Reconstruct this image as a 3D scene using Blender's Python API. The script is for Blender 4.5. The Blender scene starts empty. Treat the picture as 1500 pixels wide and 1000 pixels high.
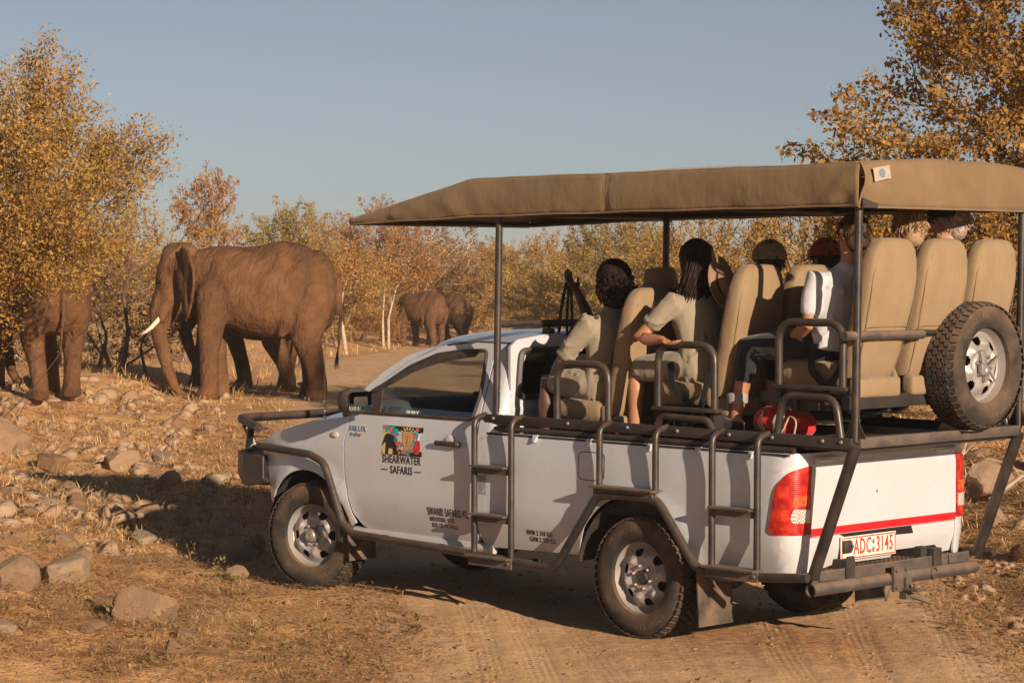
import bpy, bmesh, math, random
import numpy as np
from mathutils import Vector, Matrix, Euler
from math import sin, cos, pi, radians as RAD
random.seed(7); np.random.seed(7)
SC = bpy.context.scene
COL = SC.collection
# ------------------------------------------------------------------ camera, sky, sun, exposure
cam = bpy.data.cameras.new('camera'); cam.lens = 85.4; cam.sensor_width = 36; cam.clip_end = 6000; cam.clip_start = .1
camo = bpy.data.objects.new('camera', cam); COL.objects.link(camo)
camo.location = (0, 0, 2.264); camo.rotation_euler = (RAD(90 - 1.895), RAD(-.12), 0)
SC.camera = camo
SUN_EL, SUN_AZ = 16.5, 151.5          # azimuth clockwise from +Y
W = bpy.data.worlds.new('World'); SC.world = W; W.use_nodes = True
nt = W.node_tree; nt.nodes.clear()
sky = nt.nodes.new('ShaderNodeTexSky'); sky.sky_type = 'NISHITA'; sky.sun_disc = False
sky.sun_elevation = RAD(SUN_EL); sky.sun_rotation = RAD(SUN_AZ)
sky.altitude = 900; sky.air_density = .7; sky.dust_density = .6; sky.ozone_density = 3.0
bg = nt.nodes.new('ShaderNodeBackground'); bg.inputs[1].default_value = .05
wo = nt.nodes.new('ShaderNodeOutputWorld')
hs = nt.nodes.new('ShaderNodeHueSaturation'); hs.inputs['Saturation'].default_value = .60
tint = nt.nodes.new('ShaderNodeMix'); tint.data_type = 'RGBA'; tint.blend_type = 'MULTIPLY'; tint.inputs[0].default_value = 1; tint.inputs[7].default_value = (.63, .615, .585, 1)
nt.links.new(sky.outputs[0], hs.inputs['Color']); nt.links.new(hs.outputs[0], tint.inputs[6]); nt.links.new(tint.outputs[2], bg.inputs[0]); nt.links.new(bg.outputs[0], wo.inputs[0])
sl = bpy.data.lights.new('sun', 'SUN'); sl.energy = 3.7; sl.angle = RAD(.6); sl.color = (1, .81, .615)
so = bpy.data.objects.new('sun', sl); COL.objects.link(so)
sd = Vector((sin(RAD(SUN_AZ)) * cos(RAD(SUN_EL)), cos(RAD(SUN_AZ)) * cos(RAD(SUN_EL)), sin(RAD(SUN_EL))))
so.rotation_euler = sd.to_track_quat('Z', 'Y').to_euler(); so.location = sd * 60
SC.view_settings.view_transform = 'Standard'; SC.view_settings.look = 'None'
SC.view_settings.exposure = 0.97; SC.view_settings.gamma = 1.0
SC.render.engine = 'CYCLES'; SC.cycles.max_bounces = 8; SC.cycles.transparent_max_bounces = 12
SC.cycles.use_denoising = True

# ------------------------------------------------------------------ helpers
V = Vector
def tag(o, label=None, cat=None, group=None, kind=None):
    if label: o['label'] = label
    if cat: o['category'] = cat
    if group: o['group'] = group
    if kind: o['kind'] = kind
    return o
def empty(name, loc=(0, 0, 0), rz=0.0, parent=None):
    o = bpy.data.objects.new(name, None); COL.objects.link(o); o.location = loc; o.rotation_euler = (0, 0, rz)
    o.empty_display_size = .2
    if parent: o.parent = parent
    return o
def link(name, me, parent=None, loc=None, rot=None, scale=None):
    o = bpy.data.objects.new(name, me); COL.objects.link(o)
    if parent: o.parent = parent
    if loc is not None: o.location = loc
    if rot is not None: o.rotation_euler = rot
    if scale is not None: o.scale = scale
    return o
def copy_tree(o, parent=None):
    c = o.copy(); COL.objects.link(c); c.parent = parent
    for ch in list(o.children): copy_tree(ch, c)
    return c
def finish(me, mats, smooth=40):
    for m in (mats if isinstance(mats, (list, tuple)) else [mats]): me.materials.append(m)
    if smooth is not None:
        me.shade_smooth()
        if smooth < 180: me.set_sharp_from_angle(angle=RAD(smooth))
    return me
def fillet(pts, r, n=5, closed=False):
    pts = [V(p) for p in pts]; N = len(pts); out = []
    rr = r if isinstance(r, (list, tuple)) else [r] * N
    for i, p in enumerate(pts):
        if (not closed and i in (0, N - 1)) or rr[i] <= 0: out.append(p); continue
        a = pts[i - 1] - p; b = pts[(i + 1) % N] - p
        la, lb = a.length, b.length
        a = a / la; b = b / lb
        ang = a.angle(b)
        if ang > 3.08: out.append(p); continue
        t = min(rr[i] / math.tan(ang / 2), la * .48, lb * .48)
        p0, p1 = p + a * t, p + b * t
        for k in range(n + 1):
            s = k / n
            out.append(p0 * (1 - s) ** 2 + p * 2 * s * (1 - s) + p1 * s * s)
    return out
def frames(pts):
    n = len(pts); T = []
    for i in range(n):
        d = pts[min(i + 1, n - 1)] - pts[max(i - 1, 0)]
        T.append(d.normalized() if d.length > 1e-9 else V((0, 0, 1)))
    a = V((0, 0, 1)) if abs(T[0].z) < .9 else V((1, 0, 0))
    u = (a - T[0] * a.dot(T[0])).normalized(); out = []
    for t in T:
        u = (u - t * u.dot(t)).normalized(); out.append((t, u, t.cross(u)))
    return out
class MB:
    def __init__(s): s.v = []; s.f = []; s.m = []
    def add(s, vs, fs, m=0):
        b = len(s.v); s.v += [tuple(v) for v in vs]; s.f += [[i + b for i in f] for f in fs]; s.m += [m] * len(fs); return s
    def box(s, c, d, m=0, rot=None):
        c = V(c); R = rot or Matrix.Identity(3)
        vs = [c + R @ V((x * d[0] / 2, y * d[1] / 2, z * d[2] / 2)) for x in (-1, 1) for y in (-1, 1) for z in (-1, 1)]
        return s.add(vs, [(0, 1, 3, 2), (4, 6, 7, 5), (0, 4, 5, 1), (2, 3, 7, 6), (0, 2, 6, 4), (1, 5, 7, 3)], m)
    def rbox(s, c, d, b=.01, m=0, rot=None):           # box with chamfered edges
        c = V(c); R = rot or Matrix.Identity(3); h = [x / 2 for x in d]
        bm = bmesh.new(); bmesh.ops.create_cube(bm, size=1)
        for v in bm.verts: v.co = V((v.co.x * d[0], v.co.y * d[1], v.co.z * d[2]))
        bmesh.ops.bevel(bm, geom=bm.edges[:], offset=min(b, min(h) * .9), segments=2, profile=.5, affect='EDGES')
        bm.verts.index_update()
        s.add([c + R @ v.co for v in bm.verts], [[v.index for v in f.verts] for f in bm.faces], m); bm.free(); return s
    def tube(s, pts, r, n=10, m=0, fl=0, cap=True, closed=False, ell=None):
        pts = [V(p) for p in pts]
        if fl: pts = fillet(pts, fl)
        rr = r if isinstance(r, (list, tuple)) else [r] * len(pts)
        fr = frames(pts); vs = []; fs = []
        for p, (t, u, w), q in zip(pts, fr, rr):
            for k in range(n):
                a = 2 * pi * k / n; vs.append(p + (u * cos(a) + w * sin(a)) * q)
        L = len(pts)
        for i in range(L - 1):
            for k in range(n):
                fs.append((i * n + k, i * n + (k + 1) % n, (i + 1) * n + (k + 1) % n, (i + 1) * n + k))
        if cap: fs += [list(range(n))[::-1], [(L - 1) * n + k for k in range(n)]]
        return s.add(vs, fs, m)
    def rings(s, rings, m=0, cap=True, closed_u=True):
        n = len(rings[0]); vs = [p for r in rings for p in r]; fs = []
        for i in range(len(rings) - 1):
            for k in range(n if closed_u else n - 1):
                fs.append((i * n + k, i * n + (k + 1) % n, (i + 1) * n + (k + 1) % n, (i + 1) * n + k))
        if cap and closed_u: fs += [list(range(n))[::-1], [(len(rings) - 1) * n + k for k in range(n)]]
        return s.add(vs, fs, m)
    def chain(s, pts, rad, side=(0, 1, 0), n=12, m=0):    # tapered limb with round ends; rad entries r or (side, other)
        pts = [V(p) for p in pts]; side = V(side); fr = []
        L = len(pts); rings = []
        for i, p in enumerate(pts):
            t = (pts[min(i + 1, L - 1)] - pts[max(i - 1, 0)]).normalized()
            u = side - t * side.dot(t)
            if u.length < .05: u = V((1, 0, 0)) - t * t.x
            u.normalize(); fr.append((t, u, t.cross(u)))
        def ring(p, f, r, k=1.0):
            ra, rb = r if isinstance(r, (tuple, list)) else (r, r)
            return [p + f[1] * cos(2 * pi * j / n) * ra * k + f[2] * sin(2 * pi * j / n) * rb * k for j in range(n)]
        r0 = min(rad[0]) if isinstance(rad[0], (tuple, list)) else rad[0]
        r1 = min(rad[-1]) if isinstance(rad[-1], (tuple, list)) else rad[-1]
        for a in (80, 55, 28): rings.append(ring(pts[0] - fr[0][0] * r0 * sin(RAD(a)), fr[0], rad[0], cos(RAD(a))))
        for p, f, r in zip(pts, fr, rad): rings.append(ring(p, f, r))
        for a in (28, 55, 80): rings.append(ring(pts[-1] + fr[-1][0] * r1 * sin(RAD(a)), fr[-1], rad[-1], cos(RAD(a))))
        return s.rings(rings, m)
    def ell(s, c, r, rot=None, nu=14, nv=9, m=0):
        c = V(c); R = rot or Matrix.Identity(3); rings = []
        for i in range(nv + 1):
            a = -pi / 2 + pi * (i * .98 + .01 * nv) / nv
            rings.append([c + R @ V((r[0] * cos(a) * cos(2 * pi * k / nu), r[1] * cos(a) * sin(2 * pi * k / nu), r[2] * sin(a))) for k in range(nu)])
        return s.rings(rings, m)
    def lathe(s, prof, o=(0, 0, 0), ax='y', n=32, m=0, sgn=1):   # prof (r,h) along the axis
        rings = []
        for r, h in prof:
            ring = []
            for k in range(n):
                a = 2 * pi * k / n; c, q = r * cos(a), r * sin(a)
                p = {'y': (c, h * sgn, q), 'x': (h * sgn, c, q), 'z': (c, q, h * sgn)}[ax]
                ring.append(V(o) + V(p))
            rings.append(ring)
        return s.rings(rings, m, cap=False)
    def prism(s, poly, off, m=0):
        poly = [V(p) for p in poly]; off = V(off); n = len(poly)
        vs = poly + [p + off for p in poly]
        fs = [list(range(n))[::-1], [n + k for k in range(n)]] + [(k, (k + 1) % n, n + (k + 1) % n, n + k) for k in range(n)]
        return s.add(vs, fs, m)
    def grid(s, fn, nu, nv, m=0):
        vs = [fn(i / nu, j / nv) for i in range(nu + 1) for j in range(nv + 1)]
        fs = [(i * (nv + 1) + j, (i + 1) * (nv + 1) + j, (i + 1) * (nv + 1) + j + 1, i * (nv + 1) + j + 1) for i in range(nu) for j in range(nv)]
        return s.add(vs, fs, m)
    def mesh(s, name, mats, smooth=40, fixn=True):
        me = bpy.data.meshes.new(name); me.from_pydata(s.v, [], s.f)
        me.polygons.foreach_set('material_index', s.m); me.validate()
        if fixn:
            bm = bmesh.new(); bm.from_mesh(me); bmesh.ops.recalc_face_normals(bm, faces=bm.faces[:]); bm.to_mesh(me); bm.free()
        return finish(me, mats, smooth)
    def build(s, name, mats, parent=None, smooth=40, loc=None, rot=None, bevel=0):
        o = link(name, s.mesh(name, mats, smooth), parent, loc, rot)
        if bevel:
            b = o.modifiers.new('bevel', 'BEVEL'); b.width = bevel; b.segments = 2; b.limit_method = 'ANGLE'; b.angle_limit = RAD(40)
        return o
def fuse(mb, name, mats, voxel, iters=4, fac=.5, disp=0, smooth=180):
    """voxel-union of overlapping closed shapes into one continuous skin"""
    me = bpy.data.meshes.new(name); me.from_pydata(mb.v, [], mb.f)
    o = bpy.data.objects.new(name, me); COL.objects.link(o)
    r = o.modifiers.new('r', 'REMESH'); r.mode = 'VOXEL'; r.voxel_size = voxel; r.adaptivity = 0
    if iters:
        q = o.modifiers.new('s', 'SMOOTH'); q.factor = fac; q.iterations = iters
    dg = bpy.context.evaluated_depsgraph_get()
    m2 = bpy.data.meshes.new_from_object(o.evaluated_get(dg)); m2.name = name
    bpy.data.objects.remove(o); bpy.data.meshes.remove(me)
    if disp:                                   # cloth folds: ridged noise along the surface normal
        n = len(m2.vertices); co = np.empty(n * 3, np.float32); m2.vertices.foreach_get('co', co); co = co.reshape(-1, 3)
        no = np.empty(n * 3, np.float32); m2.vertices.foreach_get('normal', no); no = no.reshape(-1, 3)
        a = co[:, 0] * 6 + co[:, 1] * 5 + co[:, 2] * 3; b = co[:, 2] * 9 - co[:, 0] * 4 + co[:, 1] * 3
        f = .06 - np.abs(fbm(a, b, 51, 3)) + .5 * (.1 - np.abs(fbm(b * 1.7, a * .8, 57, 2)))
        co += no * (np.maximum(f, -.01) * disp)[:, None]; m2.vertices.foreach_set('co', co.ravel()); m2.update()
    m2.materials.clear()
    return finish(m2, mats, smooth)
def np_mesh(name, verts, faces_n, mats, smooth=None, midx=None):
    """verts (N,3); every consecutive faces_n verts form one face"""
    verts = np.asarray(verts, np.float32).reshape(-1, 3); n = len(verts); nf = n // faces_n
    me = bpy.data.meshes.new(name); me.vertices.add(n); me.vertices.foreach_set('co', verts.ravel())
    me.loops.add(n); me.loops.foreach_set('vertex_index', np.arange(n, dtype=np.int32))
    me.polygons.add(nf); me.polygons.foreach_set('loop_start', np.arange(0, n, faces_n, dtype=np.int32))
    if midx is not None: me.polygons.foreach_set('material_index', np.asarray(midx, np.int32))
    me.update(calc_edges=True)
    return finish(me, mats, smooth)
def np_indexed(name, verts, faces, mats, smooth=None):
    verts = np.asarray(verts, np.float32).reshape(-1, 3); faces = np.asarray(faces, np.int32); k = faces.shape[1]
    me = bpy.data.meshes.new(name); me.vertices.add(len(verts)); me.vertices.foreach_set('co', verts.ravel())
    me.loops.add(faces.size); me.loops.foreach_set('vertex_index', faces.ravel())
    me.polygons.add(len(faces)); me.polygons.foreach_set('loop_start', np.arange(0, faces.size, k, dtype=np.int32))
    me.update(calc_edges=True)
    return finish(me, mats, smooth)
def panel(name, loops, fmap, mats, parent, out, step=.06, rim=.014, off=0.0, smooth=30):
    """sheet-metal panel: outline loops in (u,z), mapped onto the body surface by fmap, edges turned in; out = a point direction the panel faces"""
    bm = bmesh.new(); ed = []
    for lp in loops:
        vs = [bm.verts.new((p[0], p[1], 0)) for p in lp]
        for i in range(len(vs)): ed.append(bm.edges.new((vs[i], vs[(i + 1) % len(vs)])))
    bmesh.ops.triangle_fill(bm, edges=ed, use_beauty=True)
    xs = [p[0] for p in loops[0]]; zs = [p[1] for p in loops[0]]
    for ax, lo, hi in ((0, min(xs), max(xs)), (1, min(zs), max(zs))):
        k = math.floor(lo / step) + 1
        while k * step < hi:
            co = [0, 0, 0]; co[ax] = k * step; no = [0, 0, 0]; no[ax] = 1
            bmesh.ops.bisect_plane(bm, geom=bm.verts[:] + bm.edges[:] + bm.faces[:], plane_co=co, plane_no=no); k += 1
    out = V(out)
    def nrm(u, z):
        e = .004; a = V(fmap(u + e, z)) - V(fmap(u - e, z)); b = V(fmap(u, z + e)) - V(fmap(u, z - e)); n = a.cross(b).normalized()
        return n if n.dot(out) > 0 else -n
    uv = {v: (v.co.x, v.co.y) for v in bm.verts}
    nn = {v: nrm(*uv[v]) for v in bm.verts}
    bnd = [e for e in bm.edges if len(e.link_faces) == 1]
    for v in bm.verts: v.co = V(fmap(*uv[v])) + nn[v] * off
    for f in bm.faces:
        f.normal_update()
        if f.normal.dot(nn[f.verts[0]]) < 0: f.normal_flip()
    if rim:
        inner = {}
        for e in bnd:
            for v in e.verts:
                if v not in inner: inner[v] = bm.verts.new(v.co - nn[v] * rim)
        for e in bnd:
            a, b = e.verts; bm.faces.new((a, b, inner[b], inner[a]))
        
    me = bpy.data.meshes.new(name); bm.to_mesh(me); bm.free()
    finish(me, mats, smooth)
    return link(name, me, parent)
def text_mesh(s, size, mat, name='lettering', extrude=.0008, bold=0.0, sx=1.0, spacing=1.0):
    c = bpy.data.curves.new('t', 'FONT'); c.body = s; c.size = size; c.extrude = extrude; c.offset = bold; c.align_x = 'CENTER'; c.align_y = 'CENTER'
    c.space_character = spacing; c.resolution_u = 3
    o = bpy.data.objects.new('t', c); COL.objects.link(o)
    dg = bpy.context.evaluated_depsgraph_get()
    me = bpy.data.meshes.new_from_object(o.evaluated_get(dg)); me.name = name
    bpy.data.objects.remove(o); bpy.data.curves.remove(c)
    if sx != 1: me.transform(Matrix.Diagonal((sx, 1, 1, 1)))
    me.materials.clear(); me.materials.append(mat); return me
def place_text(name, s, size, mat, parent, pos, right, up, **k):
    me = text_mesh(s, size, mat, name, **k)
    r = V(right).normalized(); u = V(up); u = (u - r * u.dot(r)).normalized(); n = r.cross(u)
    M = Matrix((r, u, n)).transposed()
    o = link(name, me, parent); o.location = pos; o.rotation_euler = M.to_euler(); return o

# ------------------------------------------------------------------ numpy noise
def _hash(ix, iy, seed):
    h = (ix.astype(np.int64) * 374761393 + iy.astype(np.int64) * 668265263 + seed * 1442695041) & 0xffffffff
    h = ((h ^ (h >> 13)) * 1274126177) & 0xffffffff
    return ((h ^ (h >> 16)) & 0xffff) / 65535.0
def vnoise(x, y, seed=0):
    x = np.asarray(x, float); y = np.asarray(y, float)
    ix, iy = np.floor(x), np.floor(y); fx, fy = x - ix, y - iy
    fx = fx * fx * (3 - 2 * fx); fy = fy * fy * (3 - 2 * fy)
    a, b = _hash(ix, iy, seed), _hash(ix + 1, iy, seed); c, d = _hash(ix, iy + 1, seed), _hash(ix + 1, iy + 1, seed)
    return (a * (1 - fx) + b * fx) * (1 - fy) + (c * (1 - fx) + d * fx) * fy - .5
def fbm(x, y, seed=0, o=4):
    r = 0; a = 1
    for i in range(o): r = r + a * vnoise(x * 2 ** i, y * 2 ** i, seed + i); a *= .5
    return r

# ------------------------------------------------------------------ materials
class NG:
    def __init__(s, name):
        s.m = bpy.data.materials.new(name); s.m.use_nodes = True; s.t = s.m.node_tree; s.t.nodes.clear()
        s.out = s.n('ShaderNodeOutputMaterial'); s.tc = s.n('ShaderNodeTexCoord')
    def n(s, ty, **k):
        x = s.t.nodes.new(ty)
        for a, b in k.items(): setattr(x, a, b)
        return x
    def l(s, a, b): s.t.links.new(a, b)
    def noise(s, scale, detail=5, rough=.55, vec=None, stretch=None):
        x = s.n('ShaderNodeTexNoise'); x.inputs['Scale'].default_value = scale; x.inputs['Detail'].default_value = detail; x.inputs['Roughness'].default_value = rough
        v = vec or s.tc.outputs['Object']
        if stretch:
            mp = s.n('ShaderNodeMapping'); mp.inputs['Scale'].default_value = stretch; s.l(v, mp.inputs[0]); v = mp.outputs[0]
        s.l(v, x.inputs['Vector']); return x.outputs['Fac']
    def ramp(s, fac, stops):
        r = s.n('ShaderNodeValToRGB'); e = r.color_ramp.elements
        while len(e) < len(stops): e.new(.5)
        for q, (p, c) in zip(e, stops): q.position = p; q.color = (*c, 1) if len(c) == 3 else c
        s.l(fac, r.inputs[0]); return r.outputs[0]
    def mix(s, fac, a, b):
        x = s.n('ShaderNodeMix', data_type='RGBA')
        for i, q in ((6, a), (7, b)):
            if isinstance(q, tuple): x.inputs[i].default_value = (*q, 1)
            else: s.l(q, x.inputs[i])
        if isinstance(fac, float): x.inputs[0].default_value = fac
        else: s.l(fac, x.inputs[0])
        return x.outputs[2]
    def math(s, op, a, b=0.0, c=None):
        x = s.n('ShaderNodeMath', operation=op)
        for i, q in enumerate((a, b)):
            if isinstance(q, (int, float)): x.inputs[i].default_value = q
            else: s.l(q, x.inputs[i])
        x.use_clamp = op == 'MULTIPLY_ADD'
        if c is not None: x.inputs[2].default_value = c
        return x.outputs[0]
    def bump(s, h, strength=.3, dist=.01, nrm=None):
        b = s.n('ShaderNodeBump'); b.inputs['Strength'].default_value = strength; b.inputs['Distance'].default_value = dist
        s.l(h, b.inputs['Height'])
        if nrm: s.l(nrm, b.inputs['Normal'])
        return b.outputs[0]
    def bsdf(s, col, rough=.6, metal=0., spec=.5, nrm=None, coat=0., coat_rough=.1, sheen=0.):
        p = s.n('ShaderNodeBsdfPrincipled')
        if isinstance(col, tuple): p.inputs['Base Color'].default_value = (*col, 1)
        else: s.l(col, p.inputs['Base Color'])
        if isinstance(rough, (int, float)): p.inputs['Roughness'].default_value = rough
        else: s.l(rough, p.inputs['Roughness'])
        p.inputs['Metallic'].default_value = metal; p.inputs['Specular IOR Level'].default_value = spec
        p.inputs['Coat Weight'].default_value = coat; p.inputs['Coat Roughness'].default_value = coat_rough
        p.inputs['Sheen Weight'].default_value = sheen
        if nrm: s.l(nrm, p.inputs['Normal'])
        return p
    def done(s, p, sock=0): s.l(p.outputs[0] if hasattr(p, 'outputs') else p, s.out.inputs[0]); return s.m
def mat(name, c1, c2=None, rough=.6, scale=6, bump=0, bscale=40, bdist=.004, metal=0, spec=.5, coat=0, lo=.35, hi=.65, detail=5, stretch=None, sheen=0., rvar=0.):
    g = NG(name); col = c1
    if c2: col = g.ramp(g.noise(scale, detail), [(lo, c1), (hi, c2)])
    nr = g.bump(g.noise(bscale, 5, stretch=stretch), bump, bdist) if bump else None
    rr = rough
    if rvar: rr = g.math('ADD', g.math('MULTIPLY', g.noise(scale * 2.3), rvar), rough - rvar / 2)
    return g.done(g.bsdf(col, rr, metal, spec, nr, coat, sheen=sheen))
def dusty(name, base, dust, rough=.45, amount=.5, scale=7, metal=0., spec=.5, bump=.15, bscale=90, coat=0.):
    """surface with settled dust: noise plus upward faces"""
    g = NG(name); ge = g.n('ShaderNodeNewGeometry'); sx = g.n('ShaderNodeSeparateXYZ'); g.l(ge.outputs['Normal'], sx.inputs[0])
    up = g.math('MULTIPLY_ADD', sx.outputs[2], .45, .12)
    f = g.math('MULTIPLY_ADD', g.math('ADD', up, g.math('SUBTRACT', g.noise(scale), .5)), amount * 1.6, 0.02)
    col = g.mix(f, base, dust)
    rr = g.math('MULTIPLY_ADD', f, .5, rough)
    return g.done(g.bsdf(col, rr, metal, spec, g.bump(g.noise(bscale), bump, .003), coat))
def glassy(name, tint=(.9, .95, .95), refl=.06, alpha=.85):
    g = NG(name); tr = g.n('ShaderNodeBsdfTransparent'); tr.inputs[0].default_value = (*tint, 1)
    gl = g.n('ShaderNodeBsdfGlossy'); gl.inputs['Roughness'].default_value = .03
    lw = g.n('ShaderNodeLayerWeight'); lw.inputs[0].default_value = .35
    f = g.math('MULTIPLY_ADD', lw.outputs['Fresnel'], 1.0 - alpha + .25, refl)
    mx = g.n('ShaderNodeMixShader'); g.l(f, mx.inputs[0]); g.l(tr.outputs[0], mx.inputs[1]); g.l(gl.outputs[0], mx.inputs[2])
    return g.done(mx)
def leafmat(name, stops, scale=9, clump=1.3, trans=.3):
    g = NG(name)
    a = g.noise(scale, 2); b = g.noise(clump, 3)
    f = g.math('ADD', g.math('MULTIPLY', a, .55), g.math('MULTIPLY', b, .45))
    c = g.ramp(f, stops)
    d = g.bsdf(c, .55, spec=.3); t = g.n('ShaderNodeBsdfTranslucent'); g.l(c, t.inputs[0])
    mx = g.n('ShaderNodeMixShader'); mx.inputs[0].default_value = trans; g.l(d.outputs[0], mx.inputs[1]); g.l(t.outputs[0], mx.inputs[2])
    return g.done(mx)
DUST = (.34, .205, .12)
M = {}
M['steel'] = dusty('black_painted_steel', (.016, .015, .016), DUST, .36, .20, 9)
M['rail'] = dusty('black_rail', (.018, .017, .018), DUST, .45, .12, 6)
M['bumper'] = dusty('dusty_steel', (.05, .045, .042), DUST, .55, .5, 7)
M['plastic'] = dusty('black_plastic', (.02, .02, .022), DUST, .5, .18, 12)
M['dark'] = mat('dark_underside', (.018, .016, .015), (.045, .034, .026), .85, 6)
M['rubber'] = dusty('tyre_rubber', (.03, .026, .023), (.27, .165, .10), .78, .62, 7, spec=.25, bump=.3, bscale=60)
M['tread'] = dusty('tyre_tread', (.03, .027, .025), (.26, .16, .10), .85, .5, 14, spec=.2)
M['rim'] = dusty('steel_rim', (.36, .34, .33), (.30, .22, .15), .38, .40, 8, metal=.3)
M['hub'] = dusty('hub_cap', (.30, .28, .27), (.25, .18, .12), .4, .35, 10, metal=.5)
M['interior'] = mat('cab_trim', (.035, .042, .055), (.05, .058, .07), .7, 10, .1, 120)
M['cabseat'] = mat('cab_seat_cloth', (.03, .03, .035), (.05, .05, .055), .9, 8)
M['glass'] = glassy('window_glass')
M['darkglass'] = glassy('rear_glass', (.35, .42, .40), .10)
M['mirror'] = mat('mirror_glass', (.6, .6, .6), rough=.04, metal=1)
M['red'] = mat('red_tape', (.55, .015, .02), (.48, .012, .018), .35, 4)
M['platebg'] = mat('plate_white', (.70, .67, .60), (.62, .58, .50), .4, 12)
M['platered'] = mat('plate_red', (.50, .05, .03), rough=.45)
M['ink'] = mat('black_vinyl', (.015, .013, .014), rough=.4)
M['chrome'] = mat('chrome', (.6, .6, .6), rough=.2, metal=1)
M['pink'] = mat('badge_red', (.5, .05, .05), rough=.3)
M['whiteink'] = mat('white_vinyl', (.8, .8, .8), rough=.4)
def paint():
    g = NG('white_paint'); sx = g.n('ShaderNodeSeparateXYZ'); g.l(g.tc.outputs['Object'], sx.inputs[0])
    low = g.math('MULTIPLY_ADD', sx.outputs[2], -2.0, 1.5)                # dust thrown up on the sills
    f = g.math('MULTIPLY', low, g.math('MULTIPLY_ADD', g.noise(5, 7, .65), 1.6, -.2))
    f2 = g.math('MULTIPLY', g.math('MULTIPLY_ADD', g.noise(2.2, 8, .7), 2.6, -.9), .22)
    c = g.mix(g.math('ADD', g.math('MULTIPLY', f, .72), f2), (.50, .525, .565), (.40, .29, .20))
    r = g.math('MULTIPLY_ADD', g.noise(3.5, 6), .3, .16)
    return g.done(g.bsdf(c, r, 0, .5, None, .8, .06))
M['paint'] = paint()
def canvas(name, c1, c2, wr=.5):
    g = NG(name); c = g.ramp(g.noise(3, 7, .65), [(.3, c1), (.7, c2)]); c = g.mix(g.math('MULTIPLY_ADD', g.noise(1.1, 8, .72), 2.2, -1.0), c, tuple(q * .72 for q in c1))
    w = g.noise(420, 2); b1 = g.bump(w, .12, .002)
    b2 = g.bump(g.noise(4.5, 4, .5, stretch=(1, 1.6, .6)), wr, .05, b1)
    return g.done(g.bsdf(c, .82, 0, .25, b2, sheen=.15))
def cloth(name, c1, c2, wr=.6):
    g = NG(name); c = g.ramp(g.noise(5, 6, .65), [(.3, c1), (.7, c2)])
    f = g.noise(5.5, 2, .45, None, (1.5, 1, .55))
    return g.done(g.bsdf(c, .85, 0, .2, g.bump(f, wr * .55, .05, g.bump(g.noise(500, 2), .1, .002)), sheen=.2))
M['canvas'] = canvas('khaki_canvas', (.178, .114, .058), (.218, .142, .072), .35)
M['cover'] = canvas('khaki_seat_cover', (.24, .165, .09), (.29, .20, .115), .45)
M['seam'] = mat('seam_thread', (.20, .135, .075), rough=.9)
M['skin_dark'] = mat('dark_skin', (.075, .033, .02), (.095, .042, .026), .5, 12, .1, 200, sheen=.1)
M['skin_tan'] = mat('tan_skin', (.34, .155, .085), (.40, .19, .105), .5, 12, .1, 200)
M['skin_pale'] = mat('pale_skin', (.46, .25, .17), (.52, .29, .20), .5, 12, .1, 200)
M['hair_black'] = mat('black_hair', (.010, .007, .006), (.035, .018, .012), .6, 30, .5, 90, .01, stretch=(1, 1, .15), spec=.25)
M['hair_red'] = mat('dark_curly_hair', (.008, .005, .004), (.026, .010, .007), .75, 16, .8, 60, .01, spec=.15)
M['hair_brown'] = mat('brown_hair', (.035, .018, .010), (.08, .04, .02), .5, 25, .5, 90, .01, stretch=(1, 1, .2))
M['hair_blonde'] = mat('blonde_hair', (.24, .13, .06), (.40, .26, .14), .5, 25, .6, 90, .01, stretch=(1, 1, .2))
M['hair_grey'] = mat('grey_hair', (.22, .15, .11), (.40, .32, .26), .5, 25, .6, 90, .01, stretch=(1, 1, .2))
M['shirt_khaki'] = cloth('khaki_shirt', (.25, .205, .145), (.29, .24, .175), .8)
M['shirt_white'] = cloth('white_shirt', (.46, .465, .48), (.51, .515, .53), .6)
M['cloth_navy'] = cloth('navy_cloth', (.012, .013, .02), (.02, .021, .03), .6)
M['cloth_grey'] = cloth('grey_cloth', (.25, .23, .22), (.3, .28, .26), .6)
M['cloth_dark'] = cloth('dark_cloth', (.03, .028, .03), (.045, .042, .045), .6)
M['hat_khaki'] = canvas('khaki_hat', (.32, .235, .15), (.38, .28, .18), .3)
M['hat_straw'] = canvas('tan_felt', (.24, .15, .085), (.29, .19, .11), .3)
M['hat_red'] = canvas('orange_red_cap', (.42, .09, .045), (.48, .115, .06), .3)
M['strap'] = mat('black_webbing', (.012, .012, .013), rough=.8)
M['bag_red'] = canvas('red_nylon', (.50, .022, .018), (.58, .03, .022), .8)
M['webbing'] = mat('pale_webbing', (.42, .36, .28), rough=.8)
M['sole'] = mat('pale_sole', (.6, .55, .48), rough=.7)
M['eye'] = mat('eye_dark', (.01, .008, .006), rough=.15)
M['tusk'] = mat('ivory', (.62, .50, .36), (.70, .58, .44), .45, 8)
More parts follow.
